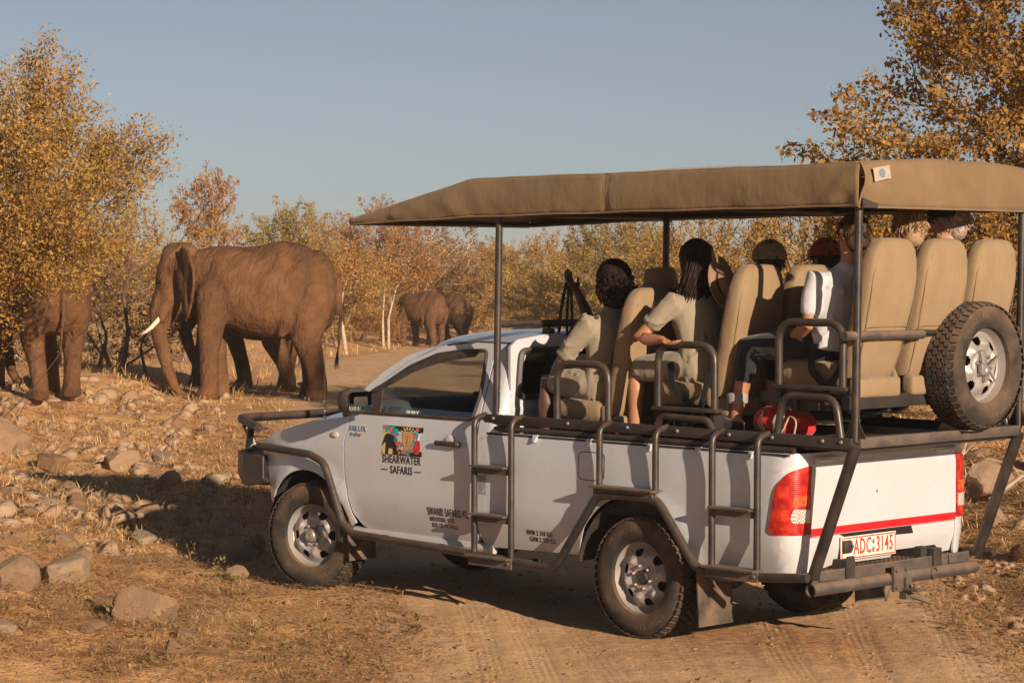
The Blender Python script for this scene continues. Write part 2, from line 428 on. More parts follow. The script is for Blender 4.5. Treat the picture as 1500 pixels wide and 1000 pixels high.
# ------------------------------------------------------------------ terrain
def sst(a, b, x): t = np.clip((np.asarray(x, float) - a) / (b - a), 0, 1); return t * t * (3 - 2 * t)
YS = [-60, -20, 13, 28, 44, 60, 83, 110, 140, 400]
XL_ = [9, 4.0, -.55, -2.6, -4.4, -4.9, -3.9, 2, 12, 120]; XR_ = [15, 9.0, 3.25, 2.4, .6, .3, 2.0, 9, 20, 130]
def xl(y): return np.interp(y, YS, XL_) + .16 * vnoise(np.asarray(y) * .6, np.asarray(y) * 0, 71) * 2
def xr(y): return np.interp(y, YS, XR_) + .2 * vnoise(np.asarray(y) * .7, np.asarray(y) * 0, 72) * 2
def hgt(x, y):
    x = np.asarray(x, float); y = np.asarray(y, float)
    b = -.95 * sst(38, 100, y)
    el, er = xl(y) - x, x - xr(y); near = sst(-40, -5, -np.hypot(x, y - 40) + 60)
    n1 = fbm(x * .35, y * .35, 5); n2 = fbm(x * 1.6, y * 1.6, 9); n3 = fbm(x * 6, y * 6, 13, 3)
    L = sst(.9, 3.6, el); R = sst(.15, 2.6, er)
    b = b + L * (.27 + .32 * n1) + R * (.38 + .3 * n1) + (sst(-.1, 1.2, el) + R) * (.09 * n2 + .035 * n3) + .35 * n1 * sst(8, 30, np.maximum(el, er)) * 1.0
    w = 1 - np.clip(sst(-.1, .4, el) + sst(-.1, .4, er), 0, 1)
    mid = (x - (xl(y) + xr(y)) / 2)
    b = b + w * (.018 * n1 + .012 * n2 - .02 * np.exp(-((np.abs(mid) - .85) / .3) ** 2) + .012)
    # wheel pads: the truck stands level
    return b
def hz(x, y): return float(hgt(np.array([x]), np.array([y]))[0])
def axis(lo, hi, d0, far, gr):
    a = list(np.arange(lo, hi, d0)); s = d0; v = a[-1]
    while v < far: s *= gr; v += s; a.append(v)
    s = d0; v = lo; pre = []
    while v > -far: s *= gr; v -= s; pre.append(v)
    return np.array(pre[::-1] + a)
gx = axis(-9, 6.5, .075, 2600, 1.14); gy = axis(11.5, 40, .10, 2600, 1.09)
GX, GY = np.meshgrid(gx, gy, indexing='ij'); GZ = hgt(GX, GY)
nx_, ny_ = len(gx), len(gy); I = np.arange(nx_ * ny_).reshape(nx_, ny_)
fc = np.stack([I[:-1, :-1], I[1:, :-1], I[1:, 1:], I[:-1, 1:]], -1).reshape(-1, 4)
g = NG('dry_ground')
n1 = g.noise(.8, 6, .6); n2 = g.noise(9, 7, .65); n3 = g.noise(60, 4, .6)
c1 = g.ramp(n1, [(.34, (.80, .42, .17)), (.5, (.77, .43, .185)), (.66, (.72, .43, .205))])
c2 = g.ramp(n2, [(.32, (.38, .205, .095)), (.55, (.72, .44, .22)), (.72, (.78, .54, .31))])
cc = g.mix(.5, c1, c2); cc = g.mix(g.math('MULTIPLY_ADD', n3, 1.6, -.55), cc, (.44, .26, .13))
hb = g.math('ADD', g.math('MULTIPLY', n2, .7), g.math('MULTIPLY', n3, .35))
M['ground'] = g.done(g.bsdf(cc, .95, 0, .15, g.bump(hb, .9, .05)))
gme = np_indexed('ground', np.stack([GX, GY, GZ], -1), fc, M['ground'], 180)
tag(link('ground', gme), kind='structure')
# dirt road: strip 5 mm above the ground with ruts and tread prints
ry = np.concatenate([np.arange(-20, 11, .5), np.arange(11, 30, .09), np.arange(30, 60, .25), np.arange(60, 141, .8)])
ru = np.linspace(0, 1, 150)
RY, RU = np.meshgrid(ry, ru, indexing='ij')
ea = .22 * fbm(RY * 1.7, RY * 0, 91, 4); eb = .22 * fbm(RY * 1.7, RY * 0, 95, 4)
RX = (xl(RY) + ea - .05) * (1 - RU) + (xr(RY) + eb + .05) * RU
RZ = hgt(RX, RY) + .007 - .02 * (np.minimum(RU, 1 - RU) < .004) + .008 * fbm(RX * 5, RY * 5, 44, 3)
n_, m_ = RY.shape; I = np.arange(n_ * m_).reshape(n_, m_)
fc = np.stack([I[:-1, :-1], I[:-1, 1:], I[1:, 1:], I[1:, :-1]], -1).reshape(-1, 4)
g = NG('road_dirt')
mp = g.n('ShaderNodeMapping'); mp.inputs['Rotation'].default_value = (0, 0, RAD(-6)); g.l(g.tc.outputs['Object'], mp.inputs[0])
at = g.n('ShaderNodeAttribute'); at.attribute_name = 'track'; ts = g.n('ShaderNodeSeparateXYZ'); g.l(at.outputs['Vector'], ts.inputs[0])   # x across a wheel track, y along it, z its strength
lane = g.noise(2.6, 5, .65, mp.outputs[0], (1, .05, 1)); fine = g.noise(11, 4, .6, mp.outputs[0], (1, .07, 1))
n1 = g.noise(.7, 6, .6); n2 = g.noise(14, 7, .65); n3 = g.noise(90, 4, .6)
c1 = g.ramp(lane, [(.30, (.78, .51, .30)), (.5, (.70, .44, .24)), (.70, (.80, .54, .32))])
c1 = g.mix(g.math('MULTIPLY_ADD', n1, 2.6, -1.2), c1, (.64, .36, .165))
c1 = g.mix(g.math('MULTIPLY_ADD', n2, 1.5, -.66), c1, (.38, .24, .135))
ds = g.n('ShaderNodeVectorMath', operation='DISTANCE'); ds.inputs[1].default_value = (1.55, 14.4, 0); g.l(g.tc.outputs['Object'], ds.inputs[0])   # churned red soil behind the rear wheel
redm = g.math('MULTIPLY', g.math('MULTIPLY_ADD', ds.outputs['Value'], -.75, 1.2), g.math('MULTIPLY_ADD', n2, 2.4, -.5))
rcl = g.n('ShaderNodeClamp'); g.l(redm, rcl.inputs[0])
c1 = g.mix(g.math('MULTIPLY', rcl.outputs[0], .8), c1, (.33, .13, .045))
chev = g.math('SINE', g.math('MULTIPLY_ADD', g.math('ABSOLUTE', ts.outputs[0]), 62.0, 0.0))
chv = g.n('ShaderNodeMath', operation='ADD'); g.l(g.math('MULTIPLY', ts.outputs[1], 98.0), chv.inputs[0]); g.l(g.math('MULTIPLY', g.math('ABSOLUTE', ts.outputs[0]), 55.0), chv.inputs[1])
pat = g.math('SINE', chv.outputs[0]); rib = g.math('SINE', g.math('MULTIPLY', ts.outputs[0], 150.0))
trk = g.math('MULTIPLY', ts.outputs[2], g.math('MULTIPLY', g.math('ADD', g.math('MULTIPLY', pat, .075), g.math('MULTIPLY', rib, .07)), g.math('MULTIPLY_ADD', n1, 3.0, -.9)))
hb = g.math('ADD', g.math('ADD', trk, g.math('MULTIPLY', fine, .3)), g.math('ADD', g.math('MULTIPLY', n2, .55), g.math('MULTIPLY', n3, .3)))
M['road'] = g.done(g.bsdf(c1, .95, 0, .12, g.bump(hb, .8, .035)))
# wheel tracks: centre lines as (offset from the road's left edge at y=13, slope change)
best = np.full(RX.shape, 9.0); acr = np.zeros(RX.shape)
for x13, dx, bend in ((-.1, -.08, .0), (.16, -.075, .0), (.52, -.085, .0), (1.05, -.03, .008), (1.62, -.02, .012), (2.0, .02, .012), (2.45, .06, .018)):
    cx = x13 + dx * (RY - 13) + bend * np.clip(RY - 13, -9, 9) ** 2 + .05 * np.sin(RY * .5 + x13 * 3); d = RX - cx
    k = np.abs(d) < np.abs(best); best = np.where(k, d, best); acr = np.where(k, d, acr)
st = np.clip((.105 - np.abs(acr)) / .03, 0, 1); st = np.where(RY > 48, st * .3, st) * np.clip(.65 + 1.3 * fbm(RX * 1.3, RY * .5, 49, 2), 0, 1)
RZ = RZ - .004 * st + .004 * np.exp(-((np.abs(acr) - .125) / .02) ** 2) + .006 * fbm(RX * 9, RY * 9, 46, 3)
TRK = np.stack([acr, RY, st], -1).reshape(-1, 3).astype(np.float32)
rme = np_indexed('dirt_road', np.stack([RX, RY, RZ], -1), fc, M['road'], 180)
ta = rme.attributes.new('track', 'FLOAT_VECTOR', 'POINT'); ta.data.foreach_set('vector', TRK.ravel())
tag(link('dirt_road', rme), kind='structure')
# ------------------------------------------------------------------ the safari truck (local x forward, y to its left, z up, origin under rear axle)
TR = empty('safari_pickup', (1.369, 15.042, 0.0), RAD(134.384))
tag(TR, 'white single cab safari pickup with canvas canopy and tiered seats on the dirt road', 'pickup truck')
P = M['paint']
def lerp_pts(pts, x):
    if x <= pts[0][0]: return pts[0][1]
    for (a, b), (c, d) in zip(pts, pts[1:]):
        if x <= c: return b + (d - b) * (x - a) / (c - a)
    return pts[-1][1]
def smooth_pts(pts, x): # cosine-free catmull style smoothing by averaging
    return (lerp_pts(pts, x - .06) + 2 * lerp_pts(pts, x) + lerp_pts(pts, x + .06)) / 4
def bodyY(x, z):
    y = .858
    if z < .78: y -= .055 * ((.78 - z) / .34) ** 2
    if z > .95: y -= .03 * ((min(z, 1.23) - .95) / .28) ** 2
    if z > 1.23: y -= .345 * (z - 1.23)
    if x > 3.2: y -= .20 * ((x - 3.2) / .75) ** 2.2
    if z < 1.0:
        for cx, cz, r in ((.04, .385, .475), (3.085, .39, .445)):
            d = math.hypot(x - cx, z - cz); y += .02 * math.exp(-((d - r - .01) / .05) ** 2)
        y += .006 * math.exp(-((z - .66) / .04) ** 2)
    return y
HOODE = [(2.6, 1.222), (3.06, 1.165), (3.45, 1.07), (3.62, 1.015), (3.78, .93)]
def hoodE(x): return smooth_pts(HOODE, x)
def hoodZ(x, y): return hoodE(x) + .06 * (1 - min(1, abs(y) / .80) ** 3.2) * (1 if x < 3.5 else max(.4, 1 - (x - 3.5) * 1.6)) + .012 * math.exp(-((abs(y) - .5) / .1) ** 2)
def arc(cx, cz, r, a0, a1, n=14): return [(cx + r * cos(RAD(a0 + (a1 - a0) * k / n)), cz + r * sin(RAD(a0 + (a1 - a0) * k / n))) for k in range(n + 1)]
def fl2(loop, r, n=4, closed=True): return [(p.x, p.y) for p in fillet([(a, b, 0) for a, b in loop], r, n, closed)]
DOOR = fl2([(2.645, 1.235), (2.70, 1.03), (2.685, .80), (2.62, .57), (2.54, .478), (2.40, .452), (1.42, .445), (1.42, 1.735), (1.62, 1.736), (1.94, 1.70), (2.2, 1.605), (2.45, 1.45), (2.60, 1.30)],
           [.03, .2, .3, .15, .12, .15, .06, .04, .2, .2, .2, .2, .03])
WIN = fl2([(2.585, 1.25), (2.53, 1.37), (2.37, 1.455), (2.18, 1.565), (1.95, 1.648), (1.76, 1.674), (1.49, 1.69), (1.455, 1.40), (1.475, 1.25)],
          [.01, .05, .2, .2, .2, .2, .05, .1, .04])
FEND = [(2.655, 1.225), (2.71, 1.03), (2.695, .80), (2.63, .565), (2.60, .50), (2.655, .47)] + arc(3.085, .39, .44, 168, 22, 18) + \
       [(3.52, .62), (3.56, .78)] + [(x, hoodE(x)) for x in (3.68, 3.6, 3.5, 3.4, 3.3, 3.2, 3.1, 3.0, 2.9, 2.8, 2.7)]
def bedmap(s):
    def f(u, z):
        if u <= 1.05: x = -u; return (x, s * bodyY(x, z), z)
        y0 = bodyY(-1.05, z); R = .125; t = (u - 1.05) / R
        if t <= pi / 2: return (-1.05 - R * sin(t), s * (y0 - R + R * cos(t)), z)
        return (-1.05 - R, s * (y0 - R - (u - 1.05 - R * pi / 2)), z)
    return f
UB = 1.05 + .125 * pi / 2
BED = fl2([(-1.385, .445), (-1.385, 1.182), (UB + .035, 1.182), (UB + .035, .71), (UB + .02, .49), (1.02, .475), (.56, .46)], [.06, .08, .02, .01, .05, .02, .02])
BED = BED[:-1] + [(.55, .46)] + [(-x, z) for x, z in arc(.04, .385, .475, 172, 8, 20)] + [(-.545, .448)] if False else \
      [p for p in BED if not (.4 < p[0] < .6 and p[1] < .5)] + [(-x, z) for x, z in arc(.04, .385, .475, 170, 10, 22)]
def bmap(s): return lambda x, z: (x, s * bodyY(x, z), z)
for s in (1, -1):
    nm = (0, s, 0)
    fe = panel('fender', [FEND], bmap(s), P, TR, nm)
    dr = panel('door', [DOOR, WIN], bmap(s), P, TR, nm, rim=.03)
    bs = panel('bed_side', [BED], bedmap(s), P, TR, (-.4, s, 0), smooth=35)
    # sill below the door and the strip between fender and bed
    b = MB(); b.tube([(2.64, s * .80, .44), (1.30, s * .80, .43)], .035, 8); b.build('sill', P, TR)
    # window rubber, weather shield and mirror triangle
    b = MB(); wl = [V(bmap(s)(x, z)) + V((0, s * .004, 0)) for x, z in WIN]
    b.tube(wl + [wl[0]], .013, 6, cap=False); b.build('seal', M['plastic'], dr)
    top = [(2.50, 1.39), (2.37, 1.455), (2.18, 1.565), (1.95, 1.648), (1.76, 1.674), (1.52, 1.687)]
    b = MB(); top = fl2(top, .2, 5, False); cen = V((1.9, 0, 1.36)); rows = []
    for x, z in top:
        d = (V((cen.x, 0, cen.z)) - V((x, 0, z))).normalized()
        rows.append([V(bmap(s)(x, z)) + V((0, s * .012, 0)), V(bmap(s)(x + d.x * .03, z + d.z * .03)) + V((0, s * .03, 0)), V(bmap(s)(x + d.x * .062, z + d.z * .062)) + V((0, s * .022, 0)), V(bmap(s)(x + d.x * .06, z + d.z * .06)) + V((0, s * .012, 0))])
    b.rings(rows, cap=False, closed_u=False); b.build('weather_shield', M['plastic'], dr)
    b = MB(); b.prism([V(bmap(s)(x, z)) + V((0, s * .002, 0)) for x, z in ((2.585, 1.25), (2.52, 1.385), (2.40, 1.44), (2.36, 1.25))], (0, s * .012, 0)); b.build('mirror_mount', M['plastic'], dr)
    # glass wound almost down
    b = MB(); b.prism([V(bmap(s)(x, z)) - V((0, s * .016, 0)) for x, z in ((2.37, 1.24), (2.37, 1.30), (1.465, 1.29), (1.47, 1.24))], (0, -s * .004, 0)); b.build('window_glass', M['glass'], dr)
    # handle in its dished recess
    b = MB(); b.rbox((1.665, s * (bodyY(1.66, 1.09) + .028), 1.088), (.215, .022, .034), .01); b.ell((1.575, s * (bodyY(1.57, 1.09) + .022), 1.086), (.03, .022, .022)); b.build('handle', M['plastic'], dr)
    b = MB(); b.lathe([(.0, .006), (.03, .006), (.052, .003), (.058, -.003)], (1.66, s * bodyY(1.66, 1.09), 1.088), 'y', 24, sgn=s); b.build('handle_recess', P, dr)
    # door mirror
    mr = MB(); mr.rbox((2.43, s * 1.0, 1.335), (.15, .235, .18), .074); mo = mr.build('door_mirror', M['plastic'], TR, 60)
    b = MB(); b.prism([(2.363, s * y, z) for y, z in ((.905, 1.27), (1.10, 1.275), (1.105, 1.38), (1.08, 1.40), (.91, 1.40))], (-.004, 0, 0)); b.build('mirror_glass', M['mirror'], mo)
    b = MB(); b.tube([(2.46, s * .83, 1.29), (2.44, s * .93, 1.30)], .025, 8); b.build('mirror_arm', M['plastic'], mo)
    # indicator repeater
    b = MB(); b.ell((2.80, s * (bodyY(2.8, 1.085) + .002), 1.085), (.042, .012, .022)); b.build('side_indicator', mat('clear_indicator', (.55, .46, .34), rough=.2), TR)
    # inner wheel wells
    for cx in (.04, 3.085):
        b = MB(); R = .462 if cx < 1 else .435
        b.rings([[V((cx + R * cos(RAD(a)), s * y, .385 + R * sin(RAD(a)))) for a in range(6, 176, 12)] for y in (.845, .50)], cap=False, closed_u=False)
        b.prism([(cx + R * cos(RAD(a)), s * .5, .385 + R * sin(RAD(a))) for a in range(6, 176, 20)], (0, -s * .01, 0)); b.build('wheel_well', M['dark'], TR)
# bonnet, roof, windscreen, cab back
b = MB(); b.grid(lambda u, v: V((2.66 + u * 1.09, (v * 2 - 1) * (bodyY(2.66 + u * 1.09, hoodE(2.66 + u * 1.09)) - .004), hoodZ(2.66 + u * 1.09, (v * 2 - 1) * .80))), 22, 28); b.build('bonnet', P, TR, 60)
def edgeZ(x): return smooth_pts([(1.2, 1.737), (1.62, 1.740), (1.94, 1.706), (2.2, 1.612), (2.45, 1.457), (2.64, 1.29)], x)
def roof(u, v):
    x = 1.235 + u * .80; t = v * 2 - 1; ze = edgeZ(max(x, 1.3)) + .008; ye = bodyY(x, ze) + .004
    zc = 1.812 - .03 * max(0, (x - 1.6) / .4) ** 2 - .02 * max(0, (1.33 - x) / .1) ** 2
    return V((x + .10 * u * (1 - t * t), t * ye, ze + (zc - ze) * (1 - abs(t) ** 2.6)))
b = MB(); b.grid(roof, 16, 26); b.build('roof', P, TR, 60)
b = MB(); b.grid(lambda u, v: V((2.04 + .10 * (1 - (2 * v - 1) ** 2) + u * (.62 + .08 * (1 - (2 * v - 1) ** 2)), (2 * v - 1) * (.655 + u * .075), 1.70 + .06 * (1 - (2 * v - 1) ** 2) * (1 - u) - u * .46)), 8, 14)
b.build('windscreen', M['glass'], TR, 60)
for s in (1, -1):
    b = MB(); rows = []
    for x in (1.9, 2.0, 2.1, 2.2, 2.3, 2.4, 2.5, 2.6, 2.68):
        z = edgeZ(x); c = V((x, s * bodyY(x, z), z)); q = min(1, max(.12, (x - 1.85) / .4)); rows.append([c + V((0, s * .004, -.002)), c + V((.03 * q, s * -.006, .035 * q)), c + V((.05 * q, s * -.055, .01 + .035 * q)), c + V((.01, s * -.06, -.01))])
    b.rings(rows); b.build('windscreen_pillar', P, TR, 50)
    # rounded rear cab corner
    def cm(u, z, s=s):
        R = .075; y0 = bodyY(1.4, z) - (.0 if z < 1.7 else .05 * ((z - 1.7) / .06) ** 2)
        if u <= .10: return (1.405 - u, s * y0, z)
        t = min((u - .10) / R, pi / 2)
        return (1.305 - R * sin(t), s * (y0 - R + R * cos(t) - max(0, u - .10 - R * pi / 2)), z)
    panel('cab_corner', [fl2([(0, .50), (0, 1.742), (.16, 1.742), (.235, 1.722), (.235, .50)], .01)], cm, P, TR, (-.3, s, 0), step=.03)
# cab back panel with pressed ribs, sliding window
def back(y, z):
    rib = .006 * (1 if (.98 < z < 1.36 and int((z - .98) / .032) % 2 == 0) else 0)
    return (1.232 - rib, y, z)
panel('cab_back', [[(-.72, .70), (.72, .70), (.72, 1.72), (.66, 1.765), (.4, 1.795), (-.4, 1.795), (-.66, 1.765), (-.72, 1.72)],
      fl2([(-.66, 1.405), (.66, 1.405), (.63, 1.69), (-.63, 1.69)], .05)], back, P, TR, (-1, 0, 0), step=.016, rim=.02, smooth=25)
rw = MB(); fr = [(1.222, y, z) for y, z in fl2([(-.665, 1.40), (.665, 1.40), (.635, 1.695), (-.635, 1.695)], .06)]
rw.tube(fr + [fr[0]], .022, 6, cap=False); rw.box((1.225, .22, 1.545), (.018, .03, .29)); rw.box((1.225, -.22, 1.545), (.018, .03, .29)); rwo = rw.build('rear_window', M['plastic'], TR)
b = MB(); b.prism([(1.236, y, z) for _, y, z in fr], (.004, 0, 0)); b.build('pane', M['darkglass'], rwo)
# cab interior
ci = MB(); ci.box((2.0, 0, .62), (1.5, 1.5, .06)); ci.box((1.99, 0, .9), (1.44, .05, .02)); ci.build('cab_floor', M['interior'], TR)
b = MB(); b.rings([[V((x, y, z)) for x, z in ((2.86, 1.24), (2.66, 1.325), (2.48, 1.31), (2.40, 1.24), (2.34, 1.10), (2.42, .85), (2.75, .85))] for y in (-.74, -.3, .2, .74)]); da = b.build('dashboard', M['interior'], TR, 50)
b = MB(); b.rbox((2.60, -.42, 1.335), (.10, .26, .02), .008); b.build('dash_tray', M['plastic'], da)
for s in (1, -1):
    b = MB(); b.grid(lambda u, v: V((1.45 + u * 1.1, s * (.775 - .03 * v), .6 + v * .64)), 4, 3); b.build('door_card', M['interior'], TR)
    b = MB(); b.rbox((1.78, s * .37, .86), (.50, .5, .18), .06); b.rbox((1.50, s * .37, 1.16), (.16, .48, .60), .07, rot=Matrix.Rotation(-.2, 3, 'Y')); b.rbox((1.42, s * .37, 1.53), (.09, .27, .18), .05); b.build('cab_seat', M['cabseat'], TR, 60)
stw = MB(); R3 = Matrix.Rotation(RAD(-62), 3, 'Y')
ring = [V((2.20, -.37, 1.26)) + R3 @ V((.185 * cos(a), .185 * sin(a), 0)) for a in [2 * pi * k / 28 for k in range(29)]]
stw.tube(ring, .017, 8, cap=False); stw.tube([(2.20, -.37, 1.26), (2.45, -.37, 1.12)], .022, 8)
for a in (0, 2.1, 4.2): stw.tube([V((2.2, -.37, 1.26)), V((2.20, -.37, 1.26)) + R3 @ V((.18 * cos(a), .18 * sin(a), 0))], .012, 6)
stw.build('steering_wheel', mat('beige_rim', (.32, .22, .13), rough=.5), TR, 60)
# front face: grille, headlights
b = MB(); b.rings([[V((3.70, y, .60)), V((3.74, y, .78)), V((3.735, y, .93)), V((3.70, y, .99))] for y in (-.62, -.3, 0, .3, .62)], cap=False, closed_u=False); b.build('grille', M['plastic'], TR)
for s in (1, -1):
    b = MB(); b.grid(lambda u, v: V((3.74 - .15 * u ** 2, s * (.50 + u * .27), .80 + v * (.17 - .03 * u) + .02 * u)), 6, 4); b.build('headlight', M['chrome'], TR, 60)
# replacement steel bumper
pl = [(3.47, .875), (3.68, .885), (3.98, .70), (4.06, .58), (4.06, -.58), (3.98, -.70), (3.68, -.885), (3.47, -.875), (3.50, -.80), (3.74, -.62), (3.74, .62), (3.50, .80)]
b = MB()
b.rings([[V((x - (.05 if z < .7 else 0), y, z + (.06 * (1 - min(1, (x - 3.45) / .3)) if z < .7 else 0))) for x, y in pl] for z in (.66, .74, .90)]); bo = b.build('front_bumper', M['rail'], TR, 25, bevel=.008); bo.location.x = .08
bb = MB(); bb.tube([(3.74, .70, 1.085), (4.09, .60, 1.135), (4.11, -.60, 1.135), (3.74, -.70, 1.085)], .032, 10, fl=.09)
for s in (1, -1):
    bb.tube([(3.88, s * .655, 1.10), (3.96, s * .62, .90)], .026, 8); bb.tube([(4.09, s * .56, 1.12), (4.0, s * .50, .88)], .026, 8)
    bb.tube([(3.9, s * .66, .92), (3.62, s * .84, .965)], .022, 8)
bbo = bb.build('bull_bar', M['steel'], TR); bbo.location = (.08, 0, -.012)
for s in (1, -1):
    z = MB(); pts = [(4.05 - .03 * (k // 2), s * (.60 if k % 2 == 0 else .36), 1.08 - .032 * k) for k in range(7)]; z.tube(pts, .008, 6); z.build('zigzag_rod', M['steel'], bbo)
b = MB(); b.tube([(3.15, -.78, 1.19), (3.6, -.70, 1.14), (4.0, -.60, 1.13)], .02, 6); b.build('side_rod', M['steel'], bbo)
# aerial
b = MB(); b.lathe([(0, .03), (.012, .03), (.02, .0)], (3.06, .72, 1.165), 'z', 10)
hel = [(3.06 + .011 * cos(k * .9), .72 + .011 * sin(k * .9), 1.20 + k * .0045) for k in range(26)]; b.tube(hel, .0035, 4); b.tube([(3.06, .72, 1.31), (3.065, .72, 1.72)], [.0035, .0018], 5); b.build('aerial', M['chrome'], TR)
# chassis, axles, exhaust
b = MB()
for s in (1, -1): b.box((1.25, s * .42, .50), (5.0, .08, .12)); b.tube([(.55, s * .50, .42), (-.55, s * .50, .46)], .03, 6); b.box((2.1, s * .62, .41), (1.5, .18, .03))
b.tube([(0, -.6, .375), (0, .6, .375)], .05, 8); b.ell((0, .05, .38), (.15, .15, .15)); b.tube([(3.085, -.6, .375), (3.085, .6, .375)], .05, 8); b.box((2.6, 0, .5), (1.1, .6, .16)); b.box((.9, .15, .5), (.9, .5, .16)); b.box((-.9, 0, .62), (.3, 1.4, .05))
for y in (-.35, .35): b.box((-1.05, y, .52), (.3, .06, .1))
b.build('chassis', M['dark'], TR)
b = MB(); ex = [(-.3, -.20, .45), (-.9, -.28, .43), (-1.30, -.32, .42)]; b.tube(ex, .036, 12, cap=False); b.tube(ex, .030, 12, cap=False); b.build('exhaust_pipe', M['bumper'], TR)
b = MB(); b.box((0, 0, 0), (.01, .30, .36)); mf = b.mesh('mudflap', dusty('mudflap_rubber', (.035, .03, .027), DUST, .8, .75, 6), None)
for s in (1, -1): link('mudflap', mf, TR, (-.50, s * .74, .32), (0, .06, 0)); link('mudflap', mf, TR, (2.70, s * .70, .36), (0, .1, 0), (1, .8, .7))
# bed interior and decks
b = MB(); b.box((.1, 0, .74), (2.5, 1.5, .03))
for s in (1, -1): b.box((.1, s * .775, .95), (2.45, .012, .42)); b.box((.1, s * .80, 1.172), (2.44, .085, .014))
b.box((1.25, 0, .9), (.02, 1.5, .4)); b.build('bed_liner', M['dark'], TR)
b = MB(); b.box((.75, 0, .93), (.9, 1.5, .03)); b.box((-.05, 0, 1.08), (.85, 1.52, .03)); b.box((-.98, 0, 1.225), (1.10, 1.54, .03)); b.box((-.44, 0, 1.15), (.02, 1.5, .14)); b.box((.37, 0, 1.0), (.02, 1.5, .14)); b.build('seat_deck', M['rail'], TR)
b = MB()
for k in range(26): b.box((-1.545 + .0, -.76 + k * .0605, 1.236), (.0, 0, 0)) if False else b.tube([(-1.20, -.77 + k * .0605, 1.248), (-1.53, -.77 + k * .0605, 1.248)], .006, 4)
for k in range(7): b.tube([(-1.22 - k * .05, -.77, 1.252), (-1.22 - k * .05, .77, 1.252)], .006, 4)
b.build('deck_grating', M['rail'], TR)
# tailgate
tg = panel('tailgate', [fl2([(-.70, .705), (.70, .705), (.70, 1.182), (-.70, 1.182)], .012)], lambda y, z: (-1.178 - .006 * math.exp(-((z - 1.15) / .012) ** 2) + .012 * math.exp(-((z - 1.115) / .018) ** 2), y, z), P, TR, (-1, 0, 0), step=.025, rim=.04)
b = MB(); b.prism([(-1.1815, y, z) for y, z in ((-.697, .708), (.697, .708), (.697, .752), (-.697, .752))], (.002, 0, 0)); b.build('red_stripe', M['red'], tg)
for s in (1, -1):
    b = MB(); b.rbox((-1.192, s * .575, 1.143), (.022, .19, .032), .008); b.rbox((-1.2, s * (.575 + .02), 1.14), (.02, .11, .02), .006); b.rbox((-1.19, s * .66, 1.14), (.02, .03, .04), .006); b.build('latch', mat('latch_paint', (.6, .57, .52), rough=.4) if s == 1 else bpy.data.materials['latch_paint'], tg)
b = MB(); b.ell((-1.179, .085, .93), (.004, .006, .008)); b.build('paint_chip', M['ink'], tg)
# valance below the tailgate with number plate
panel('rear_valance', [fl2([(-.755, .52), (-.60, .515), (-.52, .565), (-.1, .565), (-.1, .525), (.47, .525), (.52, .515), (.72, .515), (.735, .70), (-.74, .70)], .02)], lambda y, z: (-1.168 + .03 * max(0, (.62 - z) / .12), y, z), P, TR, (-1, 0, 0), step=.03, rim=.03)
b = MB(); b.prism([(-1.173, y, z) for y, z in ((-.28, .655), (.33, .665), (.42, .70), (-.26, .70))], (.004, 0, 0)); b.build('handle_slot', M['ink'], TR)
pt = MB(); pt.rbox((-1.182, .168, .617), (.008, .52, .135), .003); pto = pt.build('number_plate', M['platebg'], TR)
b = MB(); fr = [(-1.187, y, z) for y, z in fl2([(-.083, .559), (.419, .559), (.419, .675), (-.083, .675)], .012)]; b.tube(fr + [fr[0]], .0035, 4, cap=False); b.build('plate_border', M['platered'], pto)
place_text('plate_lettering', 'ADC', .128, M['platered'], pto, (-1.1875, .228, .617), (0, -1, 0), (0, 0, 1), sx=.60, bold=.0016, spacing=1.08)
place_text('plate_lettering', '3145', .128, M['platered'], pto, (-1.1875, .020, .617), (0, -1, 0), (0, 0, 1), sx=.60, bold=.0016, spacing=1.08)
b = MB(); b.ell((-1.187, .126, .640), (.002, .012, .016), nu=8); b.box((-1.187, .126, .592), (.003, .02, .03)); b.build('plate_emblem', mat('plate_green', (.16, .19, .15)), pto)
b = MB(); b.rbox((-1.196, .385, .628), (.026, .075, .075), .01); b.tube([(-1.205, .36, .655), (-1.212, .352, .628), (-1.205, .36, .60)], .008, 6); b.build('plate_lamp', M['plastic'], TR)
# tail lights wrapping the corner
TL = fl2([(UB + .03, 1.115), (1.135, 1.085), (1.05, .99), (1.005, .74), (1.03, .722), (UB + .03, .722)], [.02, .12, .2, .03, .01, .01])
lr = NG('red_lens'); lw = lr.n('ShaderNodeTexWave'); lw.inputs['Scale'].default_value = 28; lw.bands_direction = 'Z'; lr.l(lr.tc.outputs['Object'], lw.inputs[0])
ck = lr.n('ShaderNodeTexChecker'); ck.inputs['Scale'].default_value = 15; lr.l(lr.tc.outputs['Object'], ck.inputs[0]); lc = lr.ramp(lr.math('ADD', lr.math('MULTIPLY', ck.outputs['Fac'], .13), lr.math('MULTIPLY', lr.noise(16, 3), .85)), [(.3, (.26, .006, .005)), (.5, (.42, .014, .009)), (.72, (.60, .05, .022))])
M['redlens'] = lr.done(lr.bsdf(lc, .3, 0, .4, lr.bump(lw.outputs['Fac'], .12, .003), .25, .2))
lr = NG('clear_lens'); ch = lr.n('ShaderNodeTexChecker'); ch.inputs['Scale'].default_value = 90; lr.l(lr.tc.outputs['Object'], ch.inputs[0]); ch.inputs[1].default_value = (.75, .72, .68, 1); ch.inputs[2].default_value = (.4, .36, .33, 1)
M['clearlens'] = lr.done(lr.bsdf(ch.outputs[0], .12, .3, .6, None, .5))
M['amberlens'] = mat('amber_lens', (.50, .035, .015), (.66, .13, .03), .3, 60)
